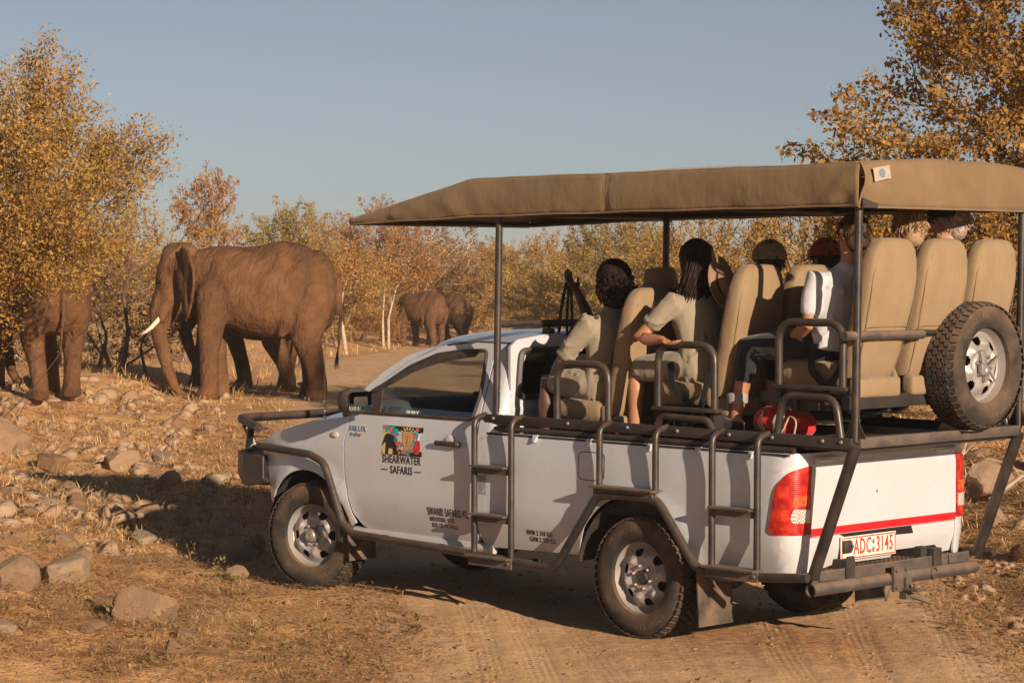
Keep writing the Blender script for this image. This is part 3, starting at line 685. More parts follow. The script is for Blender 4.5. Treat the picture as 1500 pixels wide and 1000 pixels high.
for s in (1, -1):
    f = bedmap(s); o = panel('tail_light', [TL], f, M['redlens'], TR, (-.5, s, 0), step=.03, rim=.012, off=.009)
    panel('clear_lens', [fl2([(1.135, .79), (UB + .02, .79), (UB + .02, .865), (1.155, .87)], [.03, .005, .005, .03])], f, M['clearlens'], o, (-.5, s, 0), step=.03, rim=.004, off=.013)
    panel('indicator_lens', [fl2([(1.15, .885), (UB + .02, .885), (UB + .02, .945), (1.16, .945)], .01)], f, M['amberlens'], o, (-.5, s, 0), step=.03, rim=.004, off=.0115)
# rear step bumper
rb = MB(); rb.box((-1.26, 0, .53), (.22, 1.50, .012)); rb.box((-1.372, 0, .515), (.012, 1.52, .07)); rb.box((-1.15, 0, .51), (.012, 1.5, .05))
rb.box((-1.382, .62, .52), (.02, .16, .055)); rb.box((-1.382, -.62, .52), (.02, .16, .055)); rbo = rb.build('rear_step', M['bumper'], TR, bevel=.004)
rid = MB()
for k in range(34): rid.box((-1.262, -.72 + k * .0435, .5385), (.20, .008, .005))
for k in range(6): rid.box((-1.18 - k * .034, 0, .5377), (.006, 1.47, .0034))
tag(rid.build('tread_ribs', M['bumper'], rbo), kind='stuff')
tb = MB(); tb.tube([(-1.40, .80, .455), (-1.40, -.78, .455)], .038, 14, cap=False); tb.tube([(-1.40, .80, .455), (-1.40, -.78, .455)], .031, 14, cap=False); tb.build('bumper_tube', M['bumper'], rbo)
h = MB(); h.box((-1.445, .03, .46), (.02, .13, .15)); h.box((-1.45, -.02, .40), (.05, .05, .13)); h.box((-1.50, -.02, .395), (.12, .07, .014)); h.tube([(-1.52, -.02, .40), (-1.52, -.02, .43)], .012, 8); h.tube([(-1.47, -.04, .36), (-1.55, -.12, .32)], .016, 6)
for y, z in ((.075, .51), (-.015, .51), (.075, .41), (-.015, .41)): h.lathe([(0, .012), (.012, .012), (.012, 0)], (-1.455, y, z), 'x', 6, sgn=-1)
h.tube([(-1.43, .09, .42), (-1.43, .14, .34), (-1.43, .16, .41)], .006, 5); h.build('tow_hitch', M['bumper'], rbo); rbo.location = (.14, 0, -.035)
# ------------------------------------------------------------------ wheels
def tyre_mesh():
    b = MB(); prof = [(.215, .075), (.222, .098), (.25, .108), (.29, .113), (.325, .108), (.345, .097), (.356, .085), (.359, .05), (.36, 0), (.359, -.05), (.356, -.085), (.345, -.097), (.325, -.108), (.29, -.113), (.25, -.108), (.222, -.098), (.215, -.075)]
    b.lathe(prof, ax='y', n=56)
    return b.mesh('tyre', M['rubber'], 35)
def tread_mesh():
    b = MB(); n = 46
    for row, h in enumerate((-.088, -.052, -.0175, .0175, .052, .088)):
        edge = row in (0, 5)
        for k in range(n):
            a0 = 2 * pi * (k + (.5 if row % 2 else 0)) / n; pts = []
            w, l = (.021 if edge else .0155), (.0225 if not edge else .017)
            shape = [(-w, -.5 * l), (0, -l), (w, -.5 * l), (w, .5 * l), (0, l), (-w, .5 * l)] if not edge else [(-w, -l), (w, -l), (w, l), (-w, l)]
            lo, hi = [], []
            for dy, dl in shape:
                a = a0 + dl / .362; y = h + dy
                rr = .3715 - (.014 * max(0, (abs(y) - .075) / .035) ** 2 if edge else 0)
                lo.append((.35 * cos(a), y, .35 * sin(a))); hi.append((rr * cos(a), y, rr * sin(a)))
            m = len(shape); b.add(lo + hi, [[m + j for j in range(m)]] + [(j, (j + 1) % m, m + (j + 1) % m, m + j) for j in range(m)])
    return b.mesh('tread_blocks', M['tread'], 30)
def rim_mesh():
    """six-hole pressed steel wheel, outer face towards +y"""
    nr, na = 15, 96; R = [.045, .062, .075, .085, .095, .105, .115, .125, .135, .146, .158, .170, .182, .192, .200, .207]
    def off(r, a):
        sp = .5 + .5 * cos(6 * a); base = lerp_pts([(.04, .058), (.075, .062), (.09, .052), (.125, .060), (.16, .046), (.185, .024), (.2, .018), (.21, .03)], r)
        return base + .020 * (sp ** 2) * math.exp(-((r - .128) / .032) ** 2)
    b = MB(); idx = {}
    vs = []; fs = []
    for i, r in enumerate(R):
        for k in range(na): idx[i, k] = len(vs); a = 2 * pi * k / na; vs.append((r * cos(a), off(r, a), r * sin(a)))
    for i in range(nr):
        for k in range(na):
            am = ((k + .5) / na * 6) % 1.0; d = abs(am - .5)      # 0 in the middle of a hole
            rm = (R[i] + R[i + 1]) / 2
            if .124 < rm < .172 and d < (.17 if rm > .14 else .13): continue
            fs.append((idx[i, k], idx[i, (k + 1) % na], idx[i + 1, (k + 1) % na], idx[i + 1, k]))
    b.add(vs, fs)
    b.lathe([(.207, .03), (.214, .07), (.222, .096), (.227, .098), (.229, .092)], n=64); b.lathe([(.207, .03), (.205, -.02), (.218, -.09)], n=48)
    o = b.mesh('rim', M['rim'], 35)
    return o
def rim_back():
    b = MB(); b.lathe([(0, -.01), (.19, -.01), (.20, .0)], n=32); return b.mesh('brake_drum', M['dark'], 35)
def nut_mesh():
    b = MB(); b.lathe([(0, .085), (.006, .084), (.0105, .078), (.0115, .056)], (0, 0, 0), 'y', 8); return b.mesh('wheel_nut', M['hub'], 35)
def hub_mesh(front):
    b = MB()
    if front: b.lathe([(0, .112), (.034, .112), (.041, .105), (.044, .08), (.052, .072), (.055, .055)], n=24); b.lathe([(.018, .113), (.022, .1155), (.026, .113)], n=20)
    else: b.lathe([(0, .075), (.036, .075), (.044, .068), (.046, .05)], n=24)
    return b.mesh('hub', M['hub'] if front else M['plastic'], 35)
def ring_text(s, r, size, m, start, name='tyre_lettering'):
    bmt = bmesh.new(); step = size * .92 / r
    for i, chh in enumerate(s):
        if chh == ' ': continue
        me = text_mesh(chh, size, m, 't', extrude=.0012)
        a = start - i * step
        me.transform(Matrix.Rotation(-(pi / 2 - a), 4, 'Z') if False else Matrix.Rotation(a - pi / 2, 4, 'Z') @ Matrix.Translation((0, r, 0)))
        bmt.from_mesh(me); bpy.data.meshes.remove(me)
    me = bpy.data.meshes.new(name); bmt.to_mesh(me); bmt.free()
    # text lies in xy facing +z: map x->-x.. so that it faces +y
    me.transform(Matrix(((-1, 0, 0, 0), (0, 0, 1, .1115), (0, 1, 0, 0), (0, 0, 0, 1)))); me.materials.append(m); return me
TY, TD, RM, BD, NU = tyre_mesh(), tread_mesh(), rim_mesh(), rim_back(), nut_mesh()
HB = {True: hub_mesh(True), False: hub_mesh(False)}
M['tyre_letter'] = mat('tyre_letter', (.10, .07, .05), (.16, .11, .08), .8, 20)
RT1 = ring_text('WRANGLER', .292, .036, M['tyre_letter'], RAD(125)); RT2 = ring_text('GOODYEAR', .292, .036, M['tyre_letter'], RAD(-60))
def wheel(name, loc, rz, spin, front, lab=None, rx=0):
    w = empty(name, loc, rz, TR)
    def add(n, me, par=w): return link(n, me, par, rot=(0, spin, 0))
    t = add('tyre', TY); d = link('tread_blocks', TD, w, rot=(0, spin, 0)); tag(d, kind='stuff')
    add('rim', RM); add('brake_drum', BD); add('hub', HB[front]); add('tyre_lettering', RT1); add('tyre_lettering', RT2)
    for k in range(6): a = 2 * pi * (k + .5) / 6 - spin; link('wheel_nut', NU, w, (.068 * cos(a), 0, .068 * sin(a)))
    if lab: w['label'] = lab
    return w
wheel('wheel', (0, .755, .378), 0, .25, False); wheel('wheel', (0, -.755, .378), pi, .8, False)
wheel('wheel', (3.085, .755, .378), RAD(13), .55, True); wheel('wheel', (3.085, -.755, .378), pi + RAD(13), .1, True)
sp = wheel('spare_wheel', (-1.60, -.27, 1.665), RAD(90), .3, False, 'spare wheel strapped upright behind the last seats')
for c in list(sp.children):
    if c.name.startswith('hub'): bpy.data.objects.remove(c)
b = MB(); b.rbox((0, .07, 0), (.05, .03, .19), .01, rot=Matrix.Rotation(.25, 3, 'Y')); b.rbox((.03, .085, -.02), (.06, .03, .07), .01); b.tube([(-.13, .10, .07), (.01, .10, -.01)], .007, 6); b.tube([(0, .09, .0), (-.07, .10, -.09)], .008, 6); b.ell((.01, .09, -.03), (.022, .02, .03)); b.build('clamp', M['hub'], sp)
# ------------------------------------------------------------------ body writing
def side_text(nm, s, size, x, z, m, **k):
    k.setdefault('extrude', .0003); sl_ = (bodyY(x, z + .03) - bodyY(x, z - .03)) / .06
    return place_text(nm, s, size, m, TR, (x, bodyY(x, z) + .0016, z), (-1, 0, 0), (0, sl_, 1), **k)
side_text('lettering', 'SHEARWATER', .072, 2.118, .953, M['ink'], bold=.0013, sx=.78, spacing=1.08); side_text('lettering', 'SAFARIS', .072, 2.118, .884, M['ink'], bold=.0013, sx=.80, spacing=1.08)
side_text('lettering', 'SWANBI SAFARIS P/L', .075, 1.675, .637, M['ink'], bold=.0008, sx=.50, spacing=1.12)
side_text('lettering', 'INDUSTRIAL SITES', .042, 1.74, .587, M['ink'], bold=.0006, sx=.62, spacing=1.1); side_text('lettering', 'BOX 125 VIC-FALLS', .042, 1.72, .547, M['ink'], bold=.0006, sx=.62, spacing=1.1)
side_text('lettering', 'NVM 2 310 KG', .045, .85, .572, M['ink'], bold=.0007, sx=.72, spacing=1.1); side_text('lettering', 'GVM 3 320 KG', .045, .83, .530, M['ink'], bold=.0007, sx=.72, spacing=1.1)
side_text('badge', 'HILUX', .046, 2.565, 1.138, M['chrome'], bold=.0006, sx=1.2, extrude=.003, spacing=1.1); side_text('badge', 'D-4D', .034, 2.60, 1.098, M['chrome'], bold=.001, extrude=.003)
b = MB(); b.prism([(x, bodyY(x, z) + .003, z) for x, z in ((2.547, 1.088), (2.532, 1.088), (2.532, 1.108), (2.547, 1.108))], (0, .003, 0)); b.build('badge', M['pink'], TR)
place_text('window_lettering', '10 PAX', .05, M['whiteink'], TR, (2.07, bodyY(2.07, 1.262) - .010, 1.262), (-1, 0, 0), (0, -.34, 1), sx=.8)
# painted logo: mosaic with elephant, sun face and guinea fowl
LC = [(.012, .010, .010), (.62, .47, .18), (.52, .27, .09), (.04, .22, .42), (.02, .34, .24), (.62, .10, .07), (.55, .035, .03), (.75, .74, .72), (.30, .14, .05)]
LM = [mat('logo_colour', c, rough=.4) for c in LC]
lg = MB(); LX, LZ, LW, LH = 2.315, .985, .395, .19
def lp(poly, m, lv): # poly in 0..1 units
    pts = []
    for a, c in poly:
        x = LX - a * LW; z = LZ + c * LH; pts.append((x, bodyY(x, z) + .002 + lv * .0006, z))
    lg.prism(pts, (0, -.0015, 0), m)
lp([(0, 0), (1, 0), (1, 1), (0, 1)], 0, 0)
lp([(.01, .02), (.01, .88), (.04, .9), (.34, .55), (.34, .02)], 1, 1)
for a, c in ((.03, .93), (.12, .86), (.2, .78), (.28, .66), (.1, .98), (.2, .92)): pass
rnd = random.Random(4)
for i, (a, c, m) in enumerate([(.05, .95, 5), (.13, .93, 3), (.1, .84, 4), (.2, .86, 5), (.24, .93, 4), (.25, .76, 3), (.31, .66, 5), (.33, .84, 4), (.36, .72, 3), (.35, .52, 4), (.39, .42, 5), (.8, .82, 4), (.86, .92, 5), (.8, .66, 5), (.77, .5, 4), (.72, .38, 3), (.84, .7, 3), (.68, .22, 4), (.66, .08, 3), (.58, .12, 5), (.76, .2, 5), (.92, .88, 0)]):
    r = .055; lp([(a + r * cos(q + .3 * i) * 1.0, min(.99, max(.01, c + r * 1.7 * sin(q + .3 * i)))) for q in (0, 1.3, 2.4, 3.7, 5.1)], m, 2)
lp([(.02, .35), (.08, .68), (.14, .74), (.30, .66), (.37, .5), (.38, .02), (.29, .02), (.29, .22), (.18, .22), (.17, .02), (.1, .02), (.11, .38), (.07, .45), (.03, .3)], 0, 3)
for a, c in ((.42, .3), (.47, .2), (.5, .34), (.44, .08), (.52, .1), (.4, .18), (.47, .42)): lp([(a - .03, c), (a, c - .05), (a + .03, c), (a, c + .055)], 8 if c > .15 else 2, 3)
lp([(.52, .75), (.54, .84), (.72, .84), (.76, .72), (.75, .45), (.66, .20), (.6, .17), (.53, .42)], 2, 4)
for k in range(9):
    q = RAD(35 + k * 22); a0, c0 = .64 + .13 * cos(q), .66 + .22 * sin(q); a1, c1 = .64 + .22 * cos(q), .66 + .36 * sin(q); c1 = min(c1, .98)
    lp([(a0 - .012, c0), (a0 + .012, c0), (a1 + .014, c1), (a1 - .014, c1)], 1, 4)
for po in ([(.57, .68), (.61, .70), (.61, .66)], [(.67, .70), (.71, .69), (.67, .66)], [(.63, .72), (.645, .72), (.65, .45), (.625, .45)], [(.6, .36), (.69, .37), (.645, .32)]): lp(po, 8, 5)
lp([(.8, .3), (.83, .5), (.88, .58), (.95, .5), (.96, .28), (.92, .08), (.84, .08)], 6, 4)
for k in range(12): a, c = .82 + rnd.random() * .12, .15 + rnd.random() * .35; lp([(a - .008, c), (a, c - .014), (a + .008, c), (a, c + .014)], 0, 5)
lp([(.88, .56), (.9, .76), (.94, .80), (.96, .74), (.93, .7), (.92, .56)], 7, 5)
lg.build('door_logo', LM, TR, None)
for x0 in (2.315, 1.985): b = MB(); b.prism([(x, bodyY(x, z) + .003, z) for x, z in ((x0, .882), (x0 - .065, .882), (x0 - .065, .887), (x0, .887))], (0, .001, 0)); b.build('logo_rule', M['ink'], TR)
b = MB(); fp = [(.50 - .11 + .0, 0)]; fl_ = [(x, bodyY(x, z) + .0012, z) for x, z in fl2([(.50, .935), (.50, 1.105), (.28, 1.105), (.28, .935)], .04)]; b.tube(fl_ + [fl_[0]], .0022, 4, cap=False); b.build('fuel_flap_gap', M['ink'], TR)
# ------------------------------------------------------------------ rails, posts, ladders, arm hoops
S_, YR = M['steel'], .80
for s in (1, -1):
    b = MB(); b.rbox((-.095, s * YR, 1.262), (2.93, .05, .06), .006); ro = b.build('side_rail', M['rail'], TR)
    b = MB(); b.tube([(1.34, s * (YR + .01), 1.205), (-1.15, s * (YR + .01), 1.200)], .018, 8); b.build('lower_rail', M['rail'], ro)
    b = MB(); b.lathe([(0, .009), (.008, .009), (.011, .003), (.011, 0)], (0, 0, 0), 'y', 8, sgn=s); bm_ = b.mesh('bolt', M['hub'])
    for x in (1.28, 1.06, .62, .12, -.28, -.68, -1.0, -1.36, -1.49): link('bolt', bm_, ro, (x, s * (YR + .025), 1.268))
    for x in (.88, .42, -.08, -.46, -.86):
        b = MB(); b.prism([(x + .02, s * .852, 1.185), (x - .02, s * .852, 1.185), (x - .008, s * .868, 1.14), (x + .006, s * .868, 1.14)], (0, -s * .02, 0)); b.build('tie_hook', P, TR)
    # ladders
    for (x0, x1, zlo, rungs) in ((1.37, 1.035, .39, (.97, .665)), (-.62, -.958, .50, (.855,)), (.275, -.18, .90, ())):
        lad = empty('ladder', ((x0 + x1) / 2, s * .9, zlo), 0, TR); c = V(lad.location)
        for x in (x0, x1):
            b = MB(); b.tube([V((x, s * .905, zlo)) - c, V((x, s * .905, 1.262)) - c, V((x, s * .805, 1.285)) - c], .0205, 10, fl=.075); b.build('ladder_rail', S_, lad)
        for z in rungs:
            b = MB(); b.box(V(((x0 + x1) / 2, s * .925, z)) - c, (abs(x1 - x0) - .03, .085, .012)); b.box(V(((x0 + x1) / 2, s * .905, z - .025)) - c, (abs(x1 - x0) - .045, .02, .045)); b.build('rung', M['bumper'], lad)
        b = MB(); zz = zlo; b.box(V(((x0 + x1) / 2, s * .925, zz + .012)) - c, (abs(x1 - x0) + .05, .10, .012)); b.box(V(((x0 + x1) / 2, s * .928, zz - .022)) - c, (abs(x1 - x0) + .05, .012, .058))
        for x in (x0, x1): b.lathe([(0, .009), (.009, .008), (.012, 0)], V((x, s * .934, zz - .02)) - c, 'y', 8, sgn=s)
        b.build('foot_plate', M['bumper'], lad)
    # wrap-round side bar
    b = MB(); b.tube([(3.62, s * .86, .965), (2.98, s * .925, .945), (2.83, s * .925, .90), (2.64, s * .92, .50), (2.55, s * .915, .44), (1.2, s * .90, .395), (.66, s * .90, .37), (.28, s * .915, .86), (-.20, s * .915, .868), (-.50, s * .915, .50), (-.66, s * .91, .452), (-1.32, s * .90, .505)], .0265, 10, fl=[0, .1, .12, .12, .12, .1, .14, .12, .14, .12, .12, 0]); b.build('side_bar', S_, TR)
    b = MB()
    for x, z in ((2.3, .435), (1.75, .42), (.95, .39)): b.box((x, s * .84, z), (.05, .16, .02))
    b.build('bar_bracket', M['dark'], TR)
    # posts and rear strut
    b = MB(); b.tube([(1.29, s * .79, 1.27), (1.265, s * .79, 2.56)], .0235, 12); b.build('canopy_post', S_, TR)
    b = MB(); b.tube([(-1.56, s * .79, 1.27), (-1.575, s * .79, 2.60)], .0235, 12)
    for sx in (1, -1): b.prism([(-1.56 + sx * .02, s * .79, 1.40), (-1.56 + sx * .075, s * .79, 1.29), (-1.56 + sx * .02, s * .79, 1.29)], (0, .006, 0))
    b.build('canopy_post', S_, TR)
    b = MB(); b.tube([(-1.565, s * .79, 1.25), (-1.27, s * .79, .49)], .034, 12); b.build('rear_strut', S_, TR)
    # arm hoops of the three rows
    for (xa, xb, zt, zb) in ((.738, .303, 1.635, 1.27), (-.104, -.545, 1.775, 1.395), (-1.025, -1.48, 1.925, 1.56)):
        b = MB(); b.tube([(xa, s * YR, zb), (xa, s * YR, zt), (xb, s * YR, zt), (xb, s * YR, zb)], .0225, 10, fl=.11)
        if zb > 1.3: b.rbox(((xa + xb) / 2, s * YR, zb), (abs(xa - xb) + .07, .05, .024), .004)
        b.build('arm_hoop', S_, TR)
        if zb > 1.3:
            b = MB(); b.tube([(xa + .01, s * YR, 1.28), (xa - .03, s * YR, zb - .045), (xb + .05, s * YR, zb - .055), (xb + .01, s * YR, 1.28)], .0225, 10, fl=.10); b.build('step_hoop', S_, TR)
b = MB(); b.rbox((-1.558, 0, 1.262), (.05, 1.54, .06), .006); b.box((-1.59, -.27, 1.292), (.10, .22, .008)); b.build('rear_rail', M['bumper'], TR)
b = MB(); b.rbox((1.345, 0, 1.262), (.05, 1.54, .05), .006); b.build('front_rail', M['rail'], TR)
b = MB(); b.tube([(1.285, .79, 1.862), (1.285, -.79, 1.862)], .0235, 10); b.lathe([(0, .03), (.04, .03), (.045, 0)], (1.29, .32, 1.80), 'z', 12); b.tube([(1.29, .32, 1.82), (1.285, .32, 1.86)], .012, 6); b.build('cross_bar', S_, TR)
b = MB(); b.tube([(-1.562, .90, 1.857), (-1.562, .18, 1.853)], .0265, 12); b.build('rear_cross_bar', M['bumper'], TR)
b = MB(); b.tube([(-1.50, -.79, 2.12), (-1.50, -.62, 2.09)], .024, 10); b.tube([(-1.562, -.79, 1.86), (-1.55, -.45, 1.86)], .024, 10); b.build('wheel_carrier', S_, TR)
b = MB(); b.tube([(-1.52, -.27, 1.28), (-1.52, -.27, 1.86), (-1.55, .22, 1.86)], .024, 8, fl=.08); b.build('wheel_carrier', S_, TR)
# canopy frame
b = MB()
for s in (1, -1): b.tube([(-1.60, s * .80, 2.60), (1.3, s * .80, 2.56), (2.56, s * .80, 2.52)], .016, 8)
for x, z in ((-1.60, 2.60), (-.15, 2.58), (1.27, 2.56), (2.56, 2.52)): b.tube([(x, -.80, z), (x, .80, z)], .016, 8)
for x in (-1.6, -.15, 1.27): b.tube([(x, -.79, 2.60), (x, -.62, 2.765), (x, .62, 2.765), (x, .79, 2.60)], .016, 8, fl=.05)
for s in (1, -1): b.tube([(1.9, s * .80, 2.54), (1.55, s * .62, 2.74)], .014, 6)
b.build('canopy_frame', M['rail'], TR)
# canopy: top sheet with hanging sides
HX = [(-1.625, 2.802), (-.4, 2.80), (1.47, 2.785), (2.64, 2.545)]
HB_ = [(-1.61, 2.572), (0, 2.562), (1.46, 2.545), (2.62, 2.512)]
cn = MB(); NX, NY = 90, 34
def wr(x, y): return .010 * fbm(np.array([x * 1.8]), np.array([y * 2.1]), 3)[0] + .004 * fbm(np.array([x * 7]), np.array([y * 7]), 5)[0]
def topz(x, y):
    z = lerp_pts(HX, x); k = 1 - (abs(y) / .845) ** 2
    for xr in (-1.6, -.15, 1.27): z += 0
    sag = .02 * (sin((x + 1.6) / 1.44 * pi) ** 2) if x < 1.3 else .012
    return z + .042 * k * (1 if x < 1.4 else max(.2, 1 - (x - 1.4) / 1.2)) - sag * k + wr(x, y)
cn.grid(lambda u, v: V((-1.625 + u * 4.265, (v * 2 - 1) * .845, topz(-1.625 + u * 4.265, (v * 2 - 1) * .845))), NX, NY)
def vz(x, v, s):
    zt = topz(x, .845); zb = lerp_pts(HB_, x) + .002 * sin(x * 9 + s) * v
    fold = .011 * fbm(np.array([x * 5 + v * 1.5]), np.array([v * 1.2 + s]), 11, 3)[0] * (v ** .5)
    if 1.2 < x < 2.2: fold += .007 * sin((x * 22 + v * 5)) * v * (1 - abs(x - 1.7) / .5)
    pucker = -.012 * math.exp(-((x - .275) / .02) ** 2) - .008 * math.exp(-((x - 2.26) / .02) ** 2)
    if x < -1.35: fold += .012 * sin((x * 26 - v * 7)) * v * min(1, (-1.35 - x) / .1)
    return V((x, s * (.845 + .018 * sin(v * pi) + fold + pucker), zt + (zb - zt) * v))
for s in (1, -1): cn.grid(lambda u, v: vz(-1.625 + u * 4.265, v, s), 150, 10)
def rear(u, v):
    y = (u * 2 - 1) * .845; zt = topz(-1.625, y); zb = 2.565
    f = .034 * fbm(np.array([y * 4.5 + v * 1.6]), np.array([v * .9]), 21, 3)[0] * v ** .6 + .022 * sin(y * 17 + v * 2.6) * v * max(0, abs(y) - .2)
    return V((-1.628 - .025 * sin(v * pi) - f, y, zt + (zb - zt) * v))
cn.grid(rear, 70, 10)
cn.grid(lambda u, v: V((2.64 + .012 * sin(v * pi), (u * 2 - 1) * .845, topz(2.64, (u * 2 - 1) * .845) * (1 - v) + 2.512 * v)), 12, 3)
can = cn.build('canopy', M['canvas'], TR, 38)
md = can.modifiers.new('cloth', 'SOLIDIFY'); md.thickness = .004; md.offset = 0
# hems, seams, rolled flap, sewn tag
b = MB()
for s in (1, -1):
    b.tube([vz(-1.62 + 4.24 * k / 60, 1, s) for k in range(61)], .007, 6); b.tube([vz(-1.62 + 4.24 * k / 60, .015, s) for k in range(61)], .004, 5)
b.tube([rear(k / 40, 1) for k in range(41)], .007, 6); b.tube([(2.645, y, 2.515) for y in (-.84, 0, .84)], .014, 8); b.build('hem', M['canvas'], can)
b = MB()
for x in (.275, 2.26): b.tube([vz(x, k / 10, 1) + V((0, .003, 0)) for k in range(11)], .003, 5)
b.tube([rear(1, k / 10) + V((-.003, .003, 0)) for k in range(11)], .006, 5); b.build('seam', M['seam'], can)
b = MB(); b.prism([V((-1.675, .80, 2.775)), V((-1.675, .655, 2.795)), V((-1.685, .65, 2.725)), V((-1.685, .795, 2.70))], (-.003, 0, 0)); tgo = b.build('sewn_tag', mat('tag_cloth', (.40, .34, .28), (.34, .28, .22), .8, 20), can)
b = MB()
ring = [(-1.6855, .727 + .026 * cos(a), 2.748 + .026 * sin(a)) for a in [2 * pi * k / 20 for k in range(20)]]; b.prism(ring, (-.001, 0, 0)); b.build('tag_emblem', mat('tag_blue', (.16, .20, .25), rough=.7), tgo)
b = MB(); b.prism([(-1.634, .84, 2.615), (-1.634, .75, 2.592), (-1.634, .69, 2.585), (-1.634, .71, 2.56), (-1.634, .84, 2.56)], (-.006, 0, 0)); b.build('corner_patch', M['dark'], can)
# ------------------------------------------------------------------ seats
def seat_back():
    b = MB(); prof = [(0, .36, .155), (.04, .39, .17), (.15, .405, .165), (.30, .42, .16), (.45, .44, .155), (.58, .44, .15), (.68, .415, .14), (.75, .37, .13), (.79, .32, .11), (.812, .25, .075), (.82, .12, .03)]
    rings = []
    for h, w, d in prof:
        cx = -.06 - .22 * h - .03 * sin(h / .82 * pi); ring = []
        for k in range(28):
            a = 2 * pi * k / 28; e = .55
            x = math.copysign(abs(cos(a)) ** e, cos(a)) * d / 2; y = math.copysign(abs(sin(a)) ** e, sin(a)) * w / 2
            q = .006 * fbm(np.array([y * 9 + h * 7]), np.array([h * 6 + x * 4]), 31, 3)[0]
            ring.append(V((cx + x * (1 + 0) + q, y + q * .6, -.08 + h * .955)))
        rings.append(ring)
    # subdivide between rings for softness
    fine = []
    for i in range(len(rings) - 1):
        for t in (0, .5): fine.append([a.lerp(c, t) for a, c in zip(rings[i], rings[i + 1])])
    fine.append(rings[-1]); b.rings(fine)
    return b.mesh('backrest', M['cover'], 60)
def seat_cush():
    b = MB(); b.rbox((.19, 0, -.065), (.44, .41, .15), .055); b.rbox((-.03, 0, -.08), (.06, .40, .12), .02); return b.mesh('cushion', M['cover'], 60)
def seat_skirt(): b = MB(); b.rbox((-.135, 0, -.135), (.09, .38, .11), .02); return b.mesh('skirt', M['cover'], 60)
def seat_seams():
    b = MB()
    def pt(h, y): return V((-.06 - .22 * h - .03 * sin(h / .82 * pi) - .084 + .012 * (h > .5), y, -.08 + h * .955))
    b.tube([pt(.30, y) for y in (-.19, 0, .19)], .0018, 4)
    for s in (1, -1): b.tube([pt(h, s * w) + V((.016, 0, 0)) for h, w in ((.02, .17), (.2, .185), (.4, .20), (.6, .198), (.72, .165))], .002, 4)
    return b.mesh('piping', M['seam'], 60)
def seat_frame(): b = MB(); b.box((.1, 0, -.155), (.5, .36, .03)); [b.box((x, y, -.22), (.03, .03, .12)) for x in (-.1, .3) for y in (-.16, .16)]; return b.mesh('seat_base', M['rail'], 30)
SM = [('backrest', seat_back()), ('cushion', seat_cush()), ('skirt', seat_skirt()), ('piping', seat_seams()), ('seat_base', seat_frame())]
SEATZ = [(.48, 1.40, 0), (-.37, 1.545, 1), (-1.33, 1.695, 2)]
for x, z, r in SEATZ:
    for y in (.49, 0, -.49):
        e = empty('seat', (x, y, z), 0, TR)
        for n, me in SM: link(n, me, e)
    b = MB(); b.box((x + .1, 0, z - .24), (.06, 1.5, .05)); b.box((x - .14, 0, z - .215), (.03, 1.56, .075)); b.build('seat_bar', M['rail'], TR)
# seat belts hanging beside the outer seats
def strap(pts, w, name, parent, m=None, side=(0, 1, 0), th=.003):
    pts = [V(p) for p in pts]; pts = fillet(pts, .08, 5); b = MB(); rows = []
    for i, p in enumerate(pts):
        t = (pts[min(i + 1, len(pts) - 1)] - pts[max(i - 1, 0)]).normalized(); n = V(side); n = (n - t * n.dot(t)).normalized(); u = t.cross(n)
        rows.append([p + u * w / 2 + n * th, p - u * w / 2 + n * th, p - u * w / 2 - n * th, p + u * w / 2 - n * th])
    b.rings(rows); return b.build(name, m or M['strap'], parent, 30)
strap([(-.10, .69, 1.66), (-.16, .735, 1.52), (-.38, .73, 1.36)], .045, 'seat_belt', TR); strap([(-.42, .70, 1.62), (-.38, .735, 1.40), (-.34, .73, 1.36)], .04, 'seat_belt', TR)
strap([(-1.19, .69, 1.80), (-1.20, .735, 1.66), (-1.33, .73, 1.54)], .045, 'seat_belt', TR); strap([(-1.42, .70, 1.72), (-1.36, .735, 1.60), (-1.28, .73, 1.54)], .04, 'seat_belt', TR)

# ------------------------------------------------------------------ elephants
g = NG('elephant_skin'); ge = g.tc.outputs['Object']
n1 = g.noise(2.2, 6, .6); n2 = g.noise(7, 5, .6)
c = g.ramp(n1, [(.3, (.08, .036, .016)), (.55, (.15, .068, .029)), (.75, (.22, .108, .050))])
c = g.mix(g.math('MULTIPLY_ADD', n2, 1.4, -.5), c, (.088, .048, .028))
vo = g.n('ShaderNodeTexVoronoi'); vo.feature = 'DISTANCE_TO_EDGE'; vo.inputs['Scale'].default_value = 19
mp = g.n('ShaderNodeMapping'); mp.inputs['Scale'].default_value = (1.6, 1.0, .55); g.l(ge, mp.inputs[0])
ad = g.n('ShaderNodeVectorMath', operation='ADD'); g.l(mp.outputs[0], ad.inputs[0])
nz = g.n('ShaderNodeTexNoise'); nz.inputs['Scale'].default_value = 5; g.l(ge, nz.inputs[0])
sc = g.n('ShaderNodeVectorMath', operation='SCALE'); sc.inputs['Scale'].default_value = .22; g.l(nz.outputs['Color'], sc.inputs[0]); g.l(sc.outputs[0], ad.inputs[1])
g.l(ad.outputs[0], vo.inputs['Vector'])
wrk = g.math('MULTIPLY_ADD', vo.outputs['Distance'], 5.0, 0.0)
rm = g.n('ShaderNodeMapping'); rm.inputs['Rotation'].default_value = (0, .45, 0); g.l(ge, rm.inputs[0])
rw_ = g.n('ShaderNodeVectorMath', operation='ADD'); g.l(rm.outputs[0], rw_.inputs[0]); g.l(sc.outputs[0], rw_.inputs[1])
fold = g.noise(5.5, 2, .45, rw_.outputs[0], (2.4, 1, .34)); deep = g.noise(3.2, 2, .5, rw_.outputs[0], (2.0, 1, .5))
